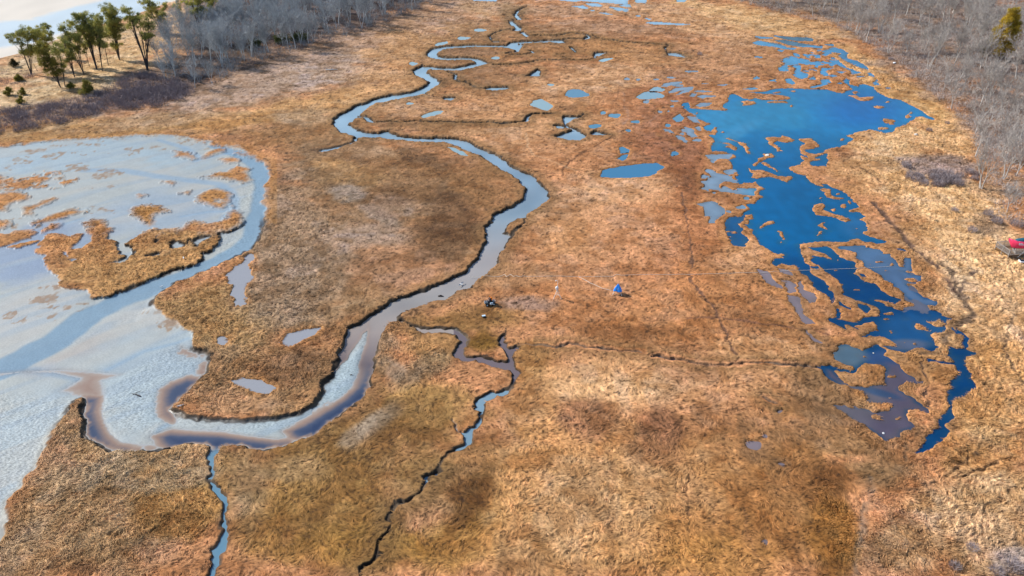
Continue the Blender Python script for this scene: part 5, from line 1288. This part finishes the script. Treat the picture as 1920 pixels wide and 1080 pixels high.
def torus(bm, c, R_, r, axis='Y', n=20, m=8):
    vs_ = []
    for i in range(n):
        a = 2 * math.pi * i / n
        row = []
        for j in range(m):
            b = 2 * math.pi * j / m
            q = (R_ + r * math.cos(b))
            p = Vector((q * math.cos(a), r * 1.25 * math.sin(b), q * math.sin(a)))
            row.append(bm.verts.new(Vector(c) + p))
        vs_.append(row)
    for i in range(n):
        for j in range(m):
            bm.faces.new((vs_[i][j], vs_[(i + 1) % n][j], vs_[(i + 1) % n][(j + 1) % m], vs_[i][(j + 1) % m]))


def root_at(name, px, py, rz, label, cat, dz=0.0, group=None):
    x, y = ground(px, py)
    r = bpy.data.objects.new(name, None); COL.objects.link(r)
    r.empty_display_size = .3
    r.location = (float(x), float(y), float(height_at(x, y)) + dz); r.rotation_euler = (0, 0, rz)
    return tagit(r, label, cat, group)


def skin_body(name, chains, radii, mat, parent, levels=2, rootv=0):
    """one continuous body grown over connected joints"""
    vs_, es_, idx = [], [], {}
    for ch in chains:
        for k, key in enumerate(ch):
            if key not in idx:
                idx[key] = len(vs_); vs_.append(JOINT[key])
            if k: es_.append((idx[ch[k - 1]], idx[key]))
    me = bpy.data.meshes.new(name); me.from_pydata(vs_, es_, [])
    o = bpy.data.objects.new(name, me); COL.objects.link(o)
    sk = o.modifiers.new('skin', 'SKIN'); sk.use_smooth_shade = True
    sv = me.skin_vertices[0].data if me.skin_vertices else None
    if sv is None:
        bpy.context.view_layer.objects.active = o
        me.skin_vertices.new() if hasattr(me.skin_vertices, 'new') else None
        sv = me.skin_vertices[0].data
    for key, i in idx.items():
        r = radii[key]
        sv[i].radius = (r, r) if not isinstance(r, tuple) else r
        sv[i].use_root = (i == rootv)
    sb = o.modifiers.new('sub', 'SUBSURF'); sb.levels = levels; sb.render_levels = levels
    dg = bpy.context.evaluated_depsgraph_get()
    m2 = bpy.data.meshes.new_from_object(o.evaluated_get(dg))
    bpy.data.objects.remove(o)
    m2.name = name
    m2.materials.clear(); m2.materials.append(mat)
    for p in m2.polygons: p.use_smooth = True
    o = bpy.data.objects.new(name, m2); COL.objects.link(o)
    o.parent = parent
    return o


BLACK = simple_mat('black_rubber', (.012, .012, .014), .7)
NAVY = simple_mat('navy_cloth', (.012, .018, .035), .85, .2)
DARKP = simple_mat('dark_plastic', (.02, .035, .045), .35, .5)
STEEL = simple_mat('galvanised_steel', (.45, .47, .5), .4, .5, .1, 8, .4)
WHITE = simple_mat('white_paint', (.78, .79, .8), .4, .5, .05)
PVC = simple_mat('white_pipe', (.72, .70, .66), .4, .5, .08)
ORANGE = simple_mat('orange_cloth', (.75, .20, .02), .8, .2, .1)
SKIN = simple_mat('skin', (.48, .26, .17), .55, .4, .08)
ICE = simple_mat('pale_blue_plastic', (.50, .66, .78), .35, .5, .08)
TARP = simple_mat('blue_tarp', (.008, .23, .80), .35, .5, .25, 3)
GREYW = simple_mat('weathered_wood', (.32, .30, .28), .85, .2, .35, 5)
BROWNW = simple_mat('brown_wood', (.22, .14, .08), .85, .2, .35, 5)
RED = simple_mat('pinkish_red_paint', (.85, .045, .13), .3, .5, .12, 2)
TEAL = simple_mat('dark_teal_cover', (.008, .075, .115), .5, .4, .3, 3)
ROPE_M = simple_mat('pale_rope', (.72, .64, .55), .8, .2, .15)
FEATHER = simple_mat('white_feathers', (.82, .82, .8), .7, .2, .05)
GREYF = simple_mat('grey_feathers', (.30, .32, .35), .7, .2, .1)
ROCKM = simple_mat('pale_stone', (.62, .58, .52), .8, .2, .2, 4)
DRIFT = simple_mat('dark_driftwood', (.07, .055, .05), .85, .2, .3, 5)
PALEW = simple_mat('bleached_wood', (.55, .55, .56), .8, .2, .2, 5)

# quad bike with its rider, heading left along the creek --------------------------------
Q = root_at('quad_bike', 918.5, 571, math.radians(196), 'dark quad bike stopped on the muddy trail by the creek', 'quad bike', -.02)
Q.scale = (.88, .88, .88)
bpy.context.view_layer.update()


def qbody(bm):
    box(bm, (0, 0, .50), (1.25, .34, .26), bev=.06)
    box(bm, (.62, 0, .66), (.46, .60, .16), bev=.05)
    box(bm, (-.58, 0, .66), (.50, .66, .16), bev=.05)
    for sx in (.62, -.60):
        for sy in (-1, 1):
            box(bm, (sx, sy * .42, .66), (.62, .26, .06), bev=.025)
    box(bm, (.90, 0, .52), (.12, .44, .24), bev=.04)
    for sx in (.58, -.58): rod(bm, (sx, -.42, .30), (sx, .42, .30), .04)


join_bm('body', qbody, DARKP, Q)
join_bm('seat', lambda bm: box(bm, (-.12, 0, .80), (.72, .30, .14), bev=.05), BLACK, Q)


def hbar(bm):
    rod(bm, (.42, 0, .66), (.30, 0, 1.02), .03)
    rod(bm, (.30, 0, 1.02), (.20, .38, 1.06), .018); rod(bm, (.30, 0, 1.02), (.20, -.38, 1.06), .018)


join_bm('handlebar', hbar, STEEL, Q)


def rack(x0, x1):
    def f(bm):
        for t in range(5):
            y_ = -.34 + .17 * t
            rod(bm, (x0, y_, .80), (x1, y_, .80), .015)
        for xx in (x0, x1): rod(bm, (xx, -.36, .80), (xx, .36, .80), .018)
        for xx in (x0, x1):
            for yy in (-.3, .3): rod(bm, (xx, yy, .70), (xx, yy, .80), .014)
    return f


join_bm('front_rack', rack(.52, .95), STEEL, Q); join_bm('rear_rack', rack(-.98, -.52), STEEL, Q)
for sy in (-.20, .20): join_bm('headlight', lambda bm, sy=sy: ball(bm, (.96, sy, .60), (.05, .08, .06)), WHITE, Q)
for sx in (.60, -.60):
    for sy in (-1, 1):
        wv = join_bm('wheel', lambda bm: torus(bm, (sx, sy * .47, .31), .21, .105), BLACK, Q, True)
        join_bm('rim', lambda bm: rod(bm, (sx, sy * .47 - .08, .31), (sx, sy * .47 + .08, .31), .15, n=16), ICE, wv)
CB = bpy.data.objects.new('cargo_box', None); COL.objects.link(CB)
CB.parent = None
CB.location = Q.matrix_basis @ Vector((-.16, .60, .42)); CB.rotation_euler = Q.rotation_euler
CB.scale = (.88, .88, .88)
tagit(CB, 'pale blue cargo box hung on the near side of the quad bike', 'cargo box')
join_bm('body', lambda bm: box(bm, (0, 0, .14), (.52, .22, .30), bev=.04), ICE, CB)
join_bm('lid', lambda bm: box(bm, (0, 0, .31), (.55, .25, .05), bev=.02), ICE, CB)
join_bm('latch', lambda bm: box(bm, (0, .125, .24), (.12, .03, .10), bev=.01), BLACK, CB)

PR = bpy.data.objects.new('person', None); COL.objects.link(PR)
PR.location = Q.matrix_basis @ Vector((-.12, 0, .87)); PR.rotation_euler = Q.rotation_euler
PR.scale = (.92, .92, .92)
tagit(PR, 'person in navy clothes with an orange hat and orange pack, sitting on the quad bike', 'person')
JOINT = {'pel': (0, 0, .06), 'bel': (.03, 0, .24), 'che': (.08, 0, .43), 'nek': (.11, 0, .57), 'hd0': (.13, 0, .64), 'hd1': (.145, 0, .74), 'hd2': (.14, 0, .83)}
for sgn, t in ((1, 'l'), (-1, 'r')):
    JOINT.update({'sh' + t: (.09, .19 * sgn, .50), 'el' + t: (.24, .30 * sgn, .30), 'wr' + t: (.33, .34 * sgn, .22), 'pa' + t: (.345, .36 * sgn, .205),
                  'hp' + t: (.0, .10 * sgn, .05), 'kn' + t: (.38, .24 * sgn, .02), 'an' + t: (.34, .27 * sgn, -.40), 'to' + t: (.50, .29 * sgn, -.45)})
    for fi in range(4):
        oy = (.012 * fi - .018)
        JOINT['f%d' % fi + t + 'a'] = (.375, (.36 + oy * 1.6) * sgn, .205); JOINT['f%d' % fi + t + 'b'] = (.395 - .004 * abs(fi - 1), (.36 + oy * 1.9) * sgn, .175); JOINT['f%d' % fi + t + 'c'] = (.38, (.36 + oy * 1.9) * sgn, .155)
    JOINT['th' + t + 'a'] = (.355, .325 * sgn, .20); JOINT['th' + t + 'b'] = (.38, .315 * sgn, .18)
RAD = {'pel': .14, 'bel': .14, 'che': .15, 'nek': .055, 'hd0': .075, 'hd1': .095, 'hd2': .075}
chains = [['pel', 'bel', 'che', 'nek', 'hd0', 'hd1', 'hd2']]
for t in 'lr':
    RAD.update({'sh' + t: .075, 'el' + t: .052, 'wr' + t: .034, 'pa' + t: .036, 'hp' + t: .10, 'kn' + t: .07, 'an' + t: .05, 'to' + t: .042, 'th' + t + 'a': .012, 'th' + t + 'b': .009})
    chains += [['che', 'sh' + t, 'el' + t, 'wr' + t, 'pa' + t], ['pel', 'hp' + t, 'kn' + t, 'an' + t, 'to' + t], ['pa' + t, 'th' + t + 'a', 'th' + t + 'b']]
    for fi in range(4):
        for q_, r_ in zip('abc', (.010, .009, .007)): RAD['f%d' % fi + t + q_] = r_
        chains.append(['pa' + t] + ['f%d' % fi + t + q_ for q_ in 'abc'])
skin_body('person_body', chains, RAD, SKIN, PR)


def face(bm):
    ball(bm, (.245, 0, .735), (.022, .014, .026), 8, 6)
    for sy in (-1, 1):
        ball(bm, (.225, .035 * sy, .765), (.012, .014, .010), 8, 6); ball(bm, (.14, .10 * sy, .745), (.02, .012, .032), 8, 6)
    box(bm, (.232, 0, .69), (.012, .045, .010))


join_bm('face', face, SKIN, PR, True)
cl = {k_: v_ + .022 for k_, v_ in RAD.items() if not isinstance(v_, tuple)}
JOINT.update({'nk2': (.10, 0, .53)}); cl['nk2'] = .085
for t in 'lr':
    JOINT['cf' + t] = tuple(.85 * a + .15 * b for a, b in zip(JOINT['wr' + t], JOINT['el' + t])); cl['cf' + t] = .048
    JOINT['hm' + t] = tuple(.92 * a + .08 * b for a, b in zip(JOINT['an' + t], JOINT['kn' + t])); cl['hm' + t] = .075
skin_body('jacket', [['pel', 'bel', 'che', 'nk2']] + [['che', 'sh' + t, 'el' + t, 'cf' + t] for t in 'lr'], cl, NAVY, PR)
cl['pel'] = .16
skin_body('trousers', [['pel', 'hp' + t, 'kn' + t, 'hm' + t] for t in 'lr'], cl, NAVY, PR)
for t, sy in (('l', 1), ('r', -1)): join_bm('boot', lambda bm: box(bm, (.41, .28 * sy, -.45), (.30, .12, .11), bev=.03), BLACK, PR, True)


def hat(bm):
    ball(bm, (.13, 0, .83), (.115, .115, .085)); rod(bm, (.13, 0, .785), (.13, 0, .82), .118, .118, 16)


join_bm('hat', hat, ORANGE, PR, True)
pk = join_bm('pack', lambda bm: box(bm, (-.18, 0, .36), (.24, .38, .52), bev=.08), ORANGE, PR, True)

# flat case on the grass
FC = root_at('storage_case', 907, 594, math.radians(20), 'flat pale blue case lying on olive grass below the quad bike', 'case', .02)
join_bm('body', lambda bm: box(bm, (0, 0, .09), (.50, .36, .16), bev=.03), DARKP, FC)
join_bm('lid', lambda bm: box(bm, (0, 0, .20), (.52, .38, .06), bev=.02), ICE, FC)
join_bm('handle', lambda bm: (rod(bm, (-.08, -.20, .14), (-.08, -.25, .14), .012), rod(bm, (.08, -.20, .14), (.08, -.25, .14), .012), rod(bm, (-.08, -.25, .14), (.08, -.25, .14), .012)), BLACK, FC)

# instrument tripod
TR = root_at('instrument_tripod', 1044.5, 559, .2, 'tall white tripod with a round white housing and a hooked sensor arm', 'tripod')
for a in (200, 325, 80): join_bm('leg', lambda bm: rod(bm, (0, 0, 1.55), (.78 * math.cos(math.radians(a)), .78 * math.sin(math.radians(a)), -.1), .045, .04), PVC, TR)
join_bm('mast', lambda bm: rod(bm, (0, 0, 1.45), (.05, 0, 3.05), .045, .035), PVC, TR)
join_bm('housing', lambda bm: (ball(bm, (-.10, -.12, 1.95), (.26, .22, .30)), rod(bm, (-.10, -.12, 1.6), (-.10, -.12, 1.78), .14, .2, 14)), WHITE, TR, True)


def arm(bm):
    pts = [(.05, 0, 3.0), (.02, 0, 3.15), (-.10, -.02, 3.24), (-.26, -.04, 3.24)]
    for a, b in zip(pts, pts[1:]): rod(bm, a, b, .035)
    ball(bm, (-.30, -.04, 3.20), (.11, .09, .09), 10, 7)


join_bm('sensor_arm', arm, WHITE, TR)
join_bm('brace', lambda bm: (rod(bm, (.35, -.22, .55), (.0, 0, .75), .02), rod(bm, (.35, -.22, .55), (.08, .4, .62), .02)), PVC, TR)

# tripod under a blue tarp
TB = root_at('tarp_tripod', 1158, 552, .1, 'white legged tripod wrapped in a bright blue tarp', 'tripod')
TB.scale = (.92, .92, .78)
LEGS = [(-.98, -.12), (.62, -.72), (.35, .85)]
for lx, ly in LEGS: join_bm('leg', lambda bm: rod(bm, (0, 0, 2.25), (lx, ly, -.1), .05, .05), PVC, TB)


def tarp(bm):
    rg_ = random.Random(4)
    n = 18
    rows = []
    lv_ = [(2.42, .05), (2.30, .16), (1.95, .36), (1.5, .62), (1.12, .80), (.98, .84)]
    for h_, rr in lv_:
        row = []
        for i in range(n):
            a = 2 * math.pi * i / n
            # triangular plan: pulled out over the three legs
            k_ = 0
            for lx, ly in LEGS:
                d_ = math.cos(a - math.atan2(ly, lx)); k_ = max(k_, d_)
            q = rr * (.52 + .48 * max(0, k_) ** 2) * (1 + .05 * rg_.uniform(-1, 1))
            row.append(bm.verts.new((q * math.cos(a), q * math.sin(a), h_ + (.10 * rg_.uniform(-1, 1) if h_ < 1 else 0) - .1 * (1 - k_) * (h_ < 1.2))))
        rows.append(row)
    bm.faces.new(rows[0])
    for r0, r1 in zip(rows, rows[1:]):
        for i in range(n): bm.faces.new((r0[i], r1[i], r1[(i + 1) % n], r0[(i + 1) % n]))


tp = join_bm('tarp', tarp, TARP, TB, False)
sm = tp.modifiers.new('thick', 'SOLIDIFY'); sm.thickness = .02
join_bm('tie', lambda bm: torus(bm, (0, 0, 1.52), .46, .015), ROPE_M, TB).rotation_euler = (math.pi / 2, 0, 0)
TB.children[-1].location = (0, 1.52, 1.52)


# ropes across the marsh
def rope(name, pts, r, label, sagz=.06):
    gx, gy = ground(pts[:, 0], pts[:, 1])
    X_, Y_ = [], []
    for i in range(len(gx) - 1):
        m = max(2, int(math.hypot(gx[i + 1] - gx[i], gy[i + 1] - gy[i]) / .8))
        for k_ in range(m): X_.append(gx[i] + (gx[i + 1] - gx[i]) * k_ / m); Y_.append(gy[i] + (gy[i + 1] - gy[i]) * k_ / m)
    X_.append(gx[-1]); Y_.append(gy[-1])
    X_, Y_ = np.array(X_), np.array(Y_)
    Z_ = np.maximum(height_at(X_, Y_), -.12) + sagz
    p = np.stack([X_, Y_, Z_], 1)
    v, f = tubes([(p[i], p[i + 1], r, r) for i in range(len(p) - 1)], 5)
    return tagit(mesh_np(name, v, f, ROPE_M), label, 'rope')


rope('rope', P("880,518 935,518.5 941,517 946,514.5 950,519 957,514.5 963,519.5 968,517 974,519.5 981,518 990,519 1040,518.5 1090,519 1148,519 1156,515 1165,516.5 1220,515 1300,514.5 1380,512 1430,511 1472,507 1517,506 1563,504 1607,502.5 1670,499"), .028, 'long pale rope stretched across the marsh and the lagoon')
rope('rope', P("1085,520 1098,526 1106,531 1118,536 1130,542 1147,545.5"), .035, 'short pale rope branching down to the blue tarp tripod')

# wooden landing at the right edge, with a red boat
a0x, a0y = ground(1864, 468); a1x, a1y = ground(1889, 485)
e1 = Vector((float(a1x - a0x), float(a1y - a0y), 0)); LEN1 = e1.length; e1.normalize()
e2 = Vector((-e1.y, e1.x, 0))
DK = bpy.data.objects.new('wooden_landing', None); COL.objects.link(DK)
DK.location = (float(a0x), float(a0y), 0)
DK.rotation_euler = (0, 0, math.atan2(e1.y, e1.x))
tagit(DK, 'weathered grey wooden landing with picket railings, standing in straw at the frame edge', 'landing')
D1, D2, DZ = LEN1, 6.2, .55


def deck(bm):
    n = int(D2 / .15)
    for i in range(n): box(bm, (D1 / 2, .075 + i * .15, DZ), (D1, .135, .04))
    for xx in (.15, D1 / 2, D1 - .15): box(bm, (xx, D2 / 2, DZ - .11), (.09, D2, .16))


join_bm('deck', deck, BROWNW, DK)


def railing(p, q):
    def f(bm):
        p_, q_ = Vector(p), Vector(q)
        L = (q_ - p_).length; d = (q_ - p_) / L
        rot = d.to_track_quat('X', 'Z').to_matrix()
        for h_ in (DZ + .98, DZ + .14): box(bm, (p_ + q_) / 2 + Vector((0, 0, h_)), (L, .09, .05), rot)
        n = int(L / .17)
        for i in range(n): box(bm, p_ + d * (.08 + i * .17) + Vector((0, 0, DZ + .55)), (.045, .035, .82), rot)
    return f


for p, q in (((.05, .1, 0), (D1 - .05, .1, 0)), ((.05, .1, 0), (.05, D2, 0)), ((D1 - .05, .1, 0), (D1 - .05, D2, 0))):
    join_bm('railing', railing(p, q), GREYW, DK)
for xx in (.08, D1 / 2, D1 - .08):
    for yy in (.08, D2 / 2, D2 - .08): join_bm('post', lambda bm: box(bm, (xx, yy, DZ * .5 + .42), (.11, .11, DZ + 1.25), bev=.01), GREYW, DK)
join_bm('steps', lambda bm: [box(bm, (D1 + .18 + .26 * i, 1.2, DZ - .14 - .16 * i), (.26, 1.1, .05)) for i in range(3)], BROWNW, DK)


# red boat resting on the landing, bow towards the marsh
BT = bpy.data.objects.new('red_boat', None); COL.objects.link(BT)
BT.location = DK.matrix_basis @ Vector((D1 * .56, .9, DZ + .62)); BT.scale = (1, 1.1, 1.7); BT.rotation_euler = (math.radians(-16), math.radians(-4), DK.rotation_euler.z + math.radians(72))
tagit(BT, 'pinkish red boat with white lettering resting on the wooden landing', 'boat')
ST = [(-.05, .05, .95, .75), (.5, .42, .10, .88), (1.2, .66, .02, .74), (2.2, .74, .0, .70), (3.2, .70, .0, .70), (4.1, .60, .06, .74)]


def hull_pts(k_, t, inset=0.0):
    x_, hb, zb, zt = ST[k_]
    hb = max(.01, hb - inset)
    prof = [(hb, zt), (hb * .97, zt * .6 + zb * .4), (hb * .72, zb + .08), (0, zb), (-hb * .72, zb + .08), (-hb * .97, zt * .6 + zb * .4), (-hb, zt)]
    if k_ == 0: prof = [(hb, .98), (hb, .95), (hb, .9), (0, .80), (-hb, .9), (-hb, .95), (-hb, .98)]
    return [(x_, a_, b_) for a_, b_ in prof]


def hull(bm):
    rows = [[bm.verts.new(p) for p in hull_pts(k_, 0)] for k_ in range(len(ST))]
    for r0, r1 in zip(rows, rows[1:]):
        for i in range(6): bm.faces.new((r0[i], r0[i + 1], r1[i + 1], r1[i]))
    bm.faces.new(rows[-1])


hl = join_bm('hull', hull, RED, BT, True)
hl.modifiers.new('thick', 'SOLIDIFY').thickness = .04
join_bm('rim', lambda bm: [rod(bm, hull_pts(k_, 0)[j], hull_pts(k_ + 1, 0)[j], .035) for k_ in range(len(ST) - 1) for j in (0, 6)], RED, BT, True)


def cover(bm):
    rows = []
    for x_, hb, zt in ((.9, .50, .80), (1.3, .62, .98), (2.2, .68, 1.06), (3.3, .64, 1.04), (3.9, .58, .86)):
        rows.append([bm.verts.new((x_, hb * math.cos(a), zt - .28 + .28 * math.sin(a) ** .6)) for a in [math.pi * i / 8 for i in range(9)]])
    for r0, r1 in zip(rows, rows[1:]):
        for i in range(8): bm.faces.new((r0[i], r0[i + 1], r1[i + 1], r1[i]))


join_bm('cover', cover, TEAL, BT, True)


join_bm('bunk', lambda bm: [box(bm, (xx, 0, -.28), (.14, 1.1, .62), bev=.02) for xx in (1.0, 3.2)], GREYW, BT)


def lettering(bm):
    rg_ = random.Random(3)
    for sy in (1, -1):
        for i in range(7):
            xx = 1.35 + i * .15
            hb = .72 + .035
            box(bm, (xx, sy * (hb - .02), .52), (.10, .02, .14 if i % 2 else .20))
        box(bm, (1.82, sy * .735, .40), (.95, .02, .03))
        for i in range(9):
            a = math.radians(50 + i * 32)
            box(bm, (2.85 + .17 * math.cos(a), sy * .735, .45 + .17 * math.sin(a)), (.07, .02, .07))


join_bm('lettering', lettering, WHITE, BT)
PO = bpy.data.objects.new('boat_pole', None)
bpy.data.objects.remove(PO)
pb = join_bm('pole', lambda bm: rod(bm, (0, 0, 0), (1.2, .5, 1.45), .03), PALEW)
pb.location = DK.matrix_basis @ Vector((D1 + .35, 1.3, .05)); pb.rotation_euler = (0, 0, DK.rotation_euler.z + 1.2)
tagit(pb, 'pale pole leaning against the railing in front of the red boat', 'pole')
wb = root_at('white_skiff', 1917, 493, 1.5, 'white low skiff end showing at the frame edge below the landing', 'boat', .05)
join_bm('hull', lambda bm: (box(bm, (0, 0, .16), (.9, 1.2, .26), bev=.10)), WHITE, wb, True)
join_bm('stripe', lambda bm: box(bm, (0, 0, .30), (.7, 1.0, .05), bev=.02), NAVY, wb)


# scattered small things
def rock(name, px, py, s, mat, label, cat, seed, flat=.6, dz=.0):
    rg_ = random.Random(seed)
    def f(bm):
        bmesh.ops.create_icosphere(bm, subdivisions=3, radius=1)
        ph = [rg_.uniform(0, 6) for _ in range(6)]
        for v in bm.verts:
            c_ = v.co
            k_ = 1 + .16 * math.sin(3 * c_.x + ph[0]) * math.sin(2.6 * c_.y + ph[1]) + .10 * math.sin(6 * c_.z + ph[2] + 4 * c_.x) + .05 * math.sin(9 * c_.y + ph[3])
            v.co = Vector((c_.x * k_ * s * 1.2, c_.y * k_ * s, c_.z * k_ * s * flat))
    o = join_bm(name, f, mat, None, True)
    x, y = ground(px, py)
    o.location = (float(x), float(y), max(float(height_at(x, y)), -.13) + s * flat * .45 + dz)
    o.rotation_euler = (0, 0, rg_.uniform(0, 6))
    return tagit(o, label, cat)


rock('rock', 1439, 291, .42, ROCKM, 'big pale white boulder on the small lagoon islet', 'rock', 1, .55, -.08)
rock('rock', 1657, 811, .15, PALEW, 'pale stone at the lower edge of the purple shallow pan', 'rock', 2, .4)
rock('rock', 1717, 254, .34, ROCKM, 'grey white stone in the straw right of the lagoon tip', 'rock', 3, .8)
rock('rock', 1638, 661, .10, ROCKM, 'tiny white stone in the blue shallow between islets', 'rock', 4)


def white_float(bm):
    rod(bm, (0, 0, .02), (0, 0, .40), .40, .46, 18); ball(bm, (0, 0, .42), (.44, .44, .14))


WF = root_at('float', 1677, 119, 0, 'white round float washed up at the straw edge beside the birch', 'float')
join_bm('drum', white_float, WHITE, WF, True)
join_bm('band', lambda bm: rod(bm, (0, 0, .16), (0, 0, .27), .455, .47, 18), NAVY, WF)


def gull(px, py, rz, label, flying, z_=None):
    r = root_at('gull', px, py, rz, label, 'gull', .0)
    if z_ is not None: r.location.z = z_

    def body(bm):
        secs = [(-.30, .015, .02), (-.20, .055, .0), (-.05, .095, -.01), (.08, .085, 0), (.17, .05, .05), (.23, .055, .09), (.29, .035, .085)]
        rows = [[bm.verts.new((x_, rr * math.cos(a), zz + .24 + rr * math.sin(a))) for a in [2 * math.pi * i / 10 for i in range(10)]] for x_, rr, zz in secs]
        for r0, r1 in zip(rows, rows[1:]):
            for i in range(10): bm.faces.new((r0[i], r1[i], r1[(i + 1) % 10], r0[(i + 1) % 10]))
        bm.faces.new(rows[0]); bm.faces.new(list(reversed(rows[-1])))
        for sy in (-.03, .03):
            rod(bm, (-.02, sy, .16), (-.01, sy, .06), .012); rod(bm, (-.01, sy, .06), (.0, sy, -.02), .009)
    join_bm('gull_body', body, FEATHER, r, True)
    join_bm('beak', lambda bm: rod(bm, (.28, 0, .325), (.36, 0, .31), .02, .004, 6), ORANGE, r)

    for sy in (-1, 1):
        def wing(bm, sy=sy):
            if flying: pts = [(.12, .05, .28), (.16, .35, .46), (.02, .72, .34), (-.12, .70, .33), (-.06, .36, .42), (-.14, .05, .27)]
            else: pts = [(.10, .06, .30), (.02, .105, .28), (-.30, .05, .22), (-.38, .02, .21), (-.20, .08, .20), (.05, .10, .20)]
            vs_ = [bm.verts.new((a, b * sy, c_)) for a, b, c_ in pts]
            ce = bm.verts.new(tuple(sum(q[i] * (sy if i == 1 else 1) for q in pts) / 6 for i in range(3)))
            for i in range(6): bm.faces.new((vs_[i], vs_[(i + 1) % 6], ce))
        join_bm('wing', wing, GREYF, r).modifiers.new('thick', 'SOLIDIFY').thickness = .015


gull(865, 531, 2.6, 'white gull with raised wings over the grey creek', True, -.45)
gull(303, 536, .6, 'white gull standing on the pale mud beside the stream', False)
gull(345, 487, 2.0, 'white gull standing on the brown mud island edge', False)


def drift(px, py, parts, label, mat=DRIFT, name='driftwood', cat='driftwood'):
    x, y = ground(px, py)
    zz = max(float(height_at(x, y)), WLEV if px > 585 or py > 560 else -9)
    v, f = tubes([(np.array(a, float), np.array(b, float), r0, r1) for a, b, r0, r1 in parts], 7)
    o = mesh_np(name, v, f, mat); o.location = (float(x), float(y), zz)
    return tagit(o, label, cat)


drift(256, 738, [((-.75, .28, .08), (-.2, .1, .14), .03, .06), ((-.2, .1, .14), (.55, -.22, .05), .06, .09), ((-.45, .5, .03), (.25, .85, .16), .02, .035), ((-.2, .1, .14), (-.05, .4, .3), .03, .015)], 'dark forked driftwood on the rippled mudflat')
drift(826, 552, [((-.4, 0, .05), (.0, .05, .16), .10, .13), ((.0, .05, .16), (.45, -.05, .04), .13, .07)], 'short dark log stranded at the creek bank')
drift(621, 132, [((-1.7, .4, .1), (0, 0, .22), .10, .13), ((0, 0, .22), (1.8, .7, .1), .13, .06), ((0, 0, .22), (.5, 1.0, .4), .06, .03)], 'bleached pale log in the pinkish marsh below the bluish wood', PALEW, 'log', 'log')
drift(336, 764, [((-.3, 0, .1), (.3, .15, .15), .07, .09), ((.1, .1, .15), (.5, .45, .1), .06, .03)], 'pale twisted stump at the tip of the brown tongue of marsh', PALEW, 'stump', 'stump')
drift(313, 843, [((-.4, .05, .1), (.35, .1, .2), .09, .12)], 'dark short log under the grass edge of the deep pool')
drift(658, 700, [((-.15, 0, .05), (.15, .05, .1), .05, .06)], 'small dark wood piece alone on the narrow rippled bar')
print('objects', round(time.time() - T0, 1))
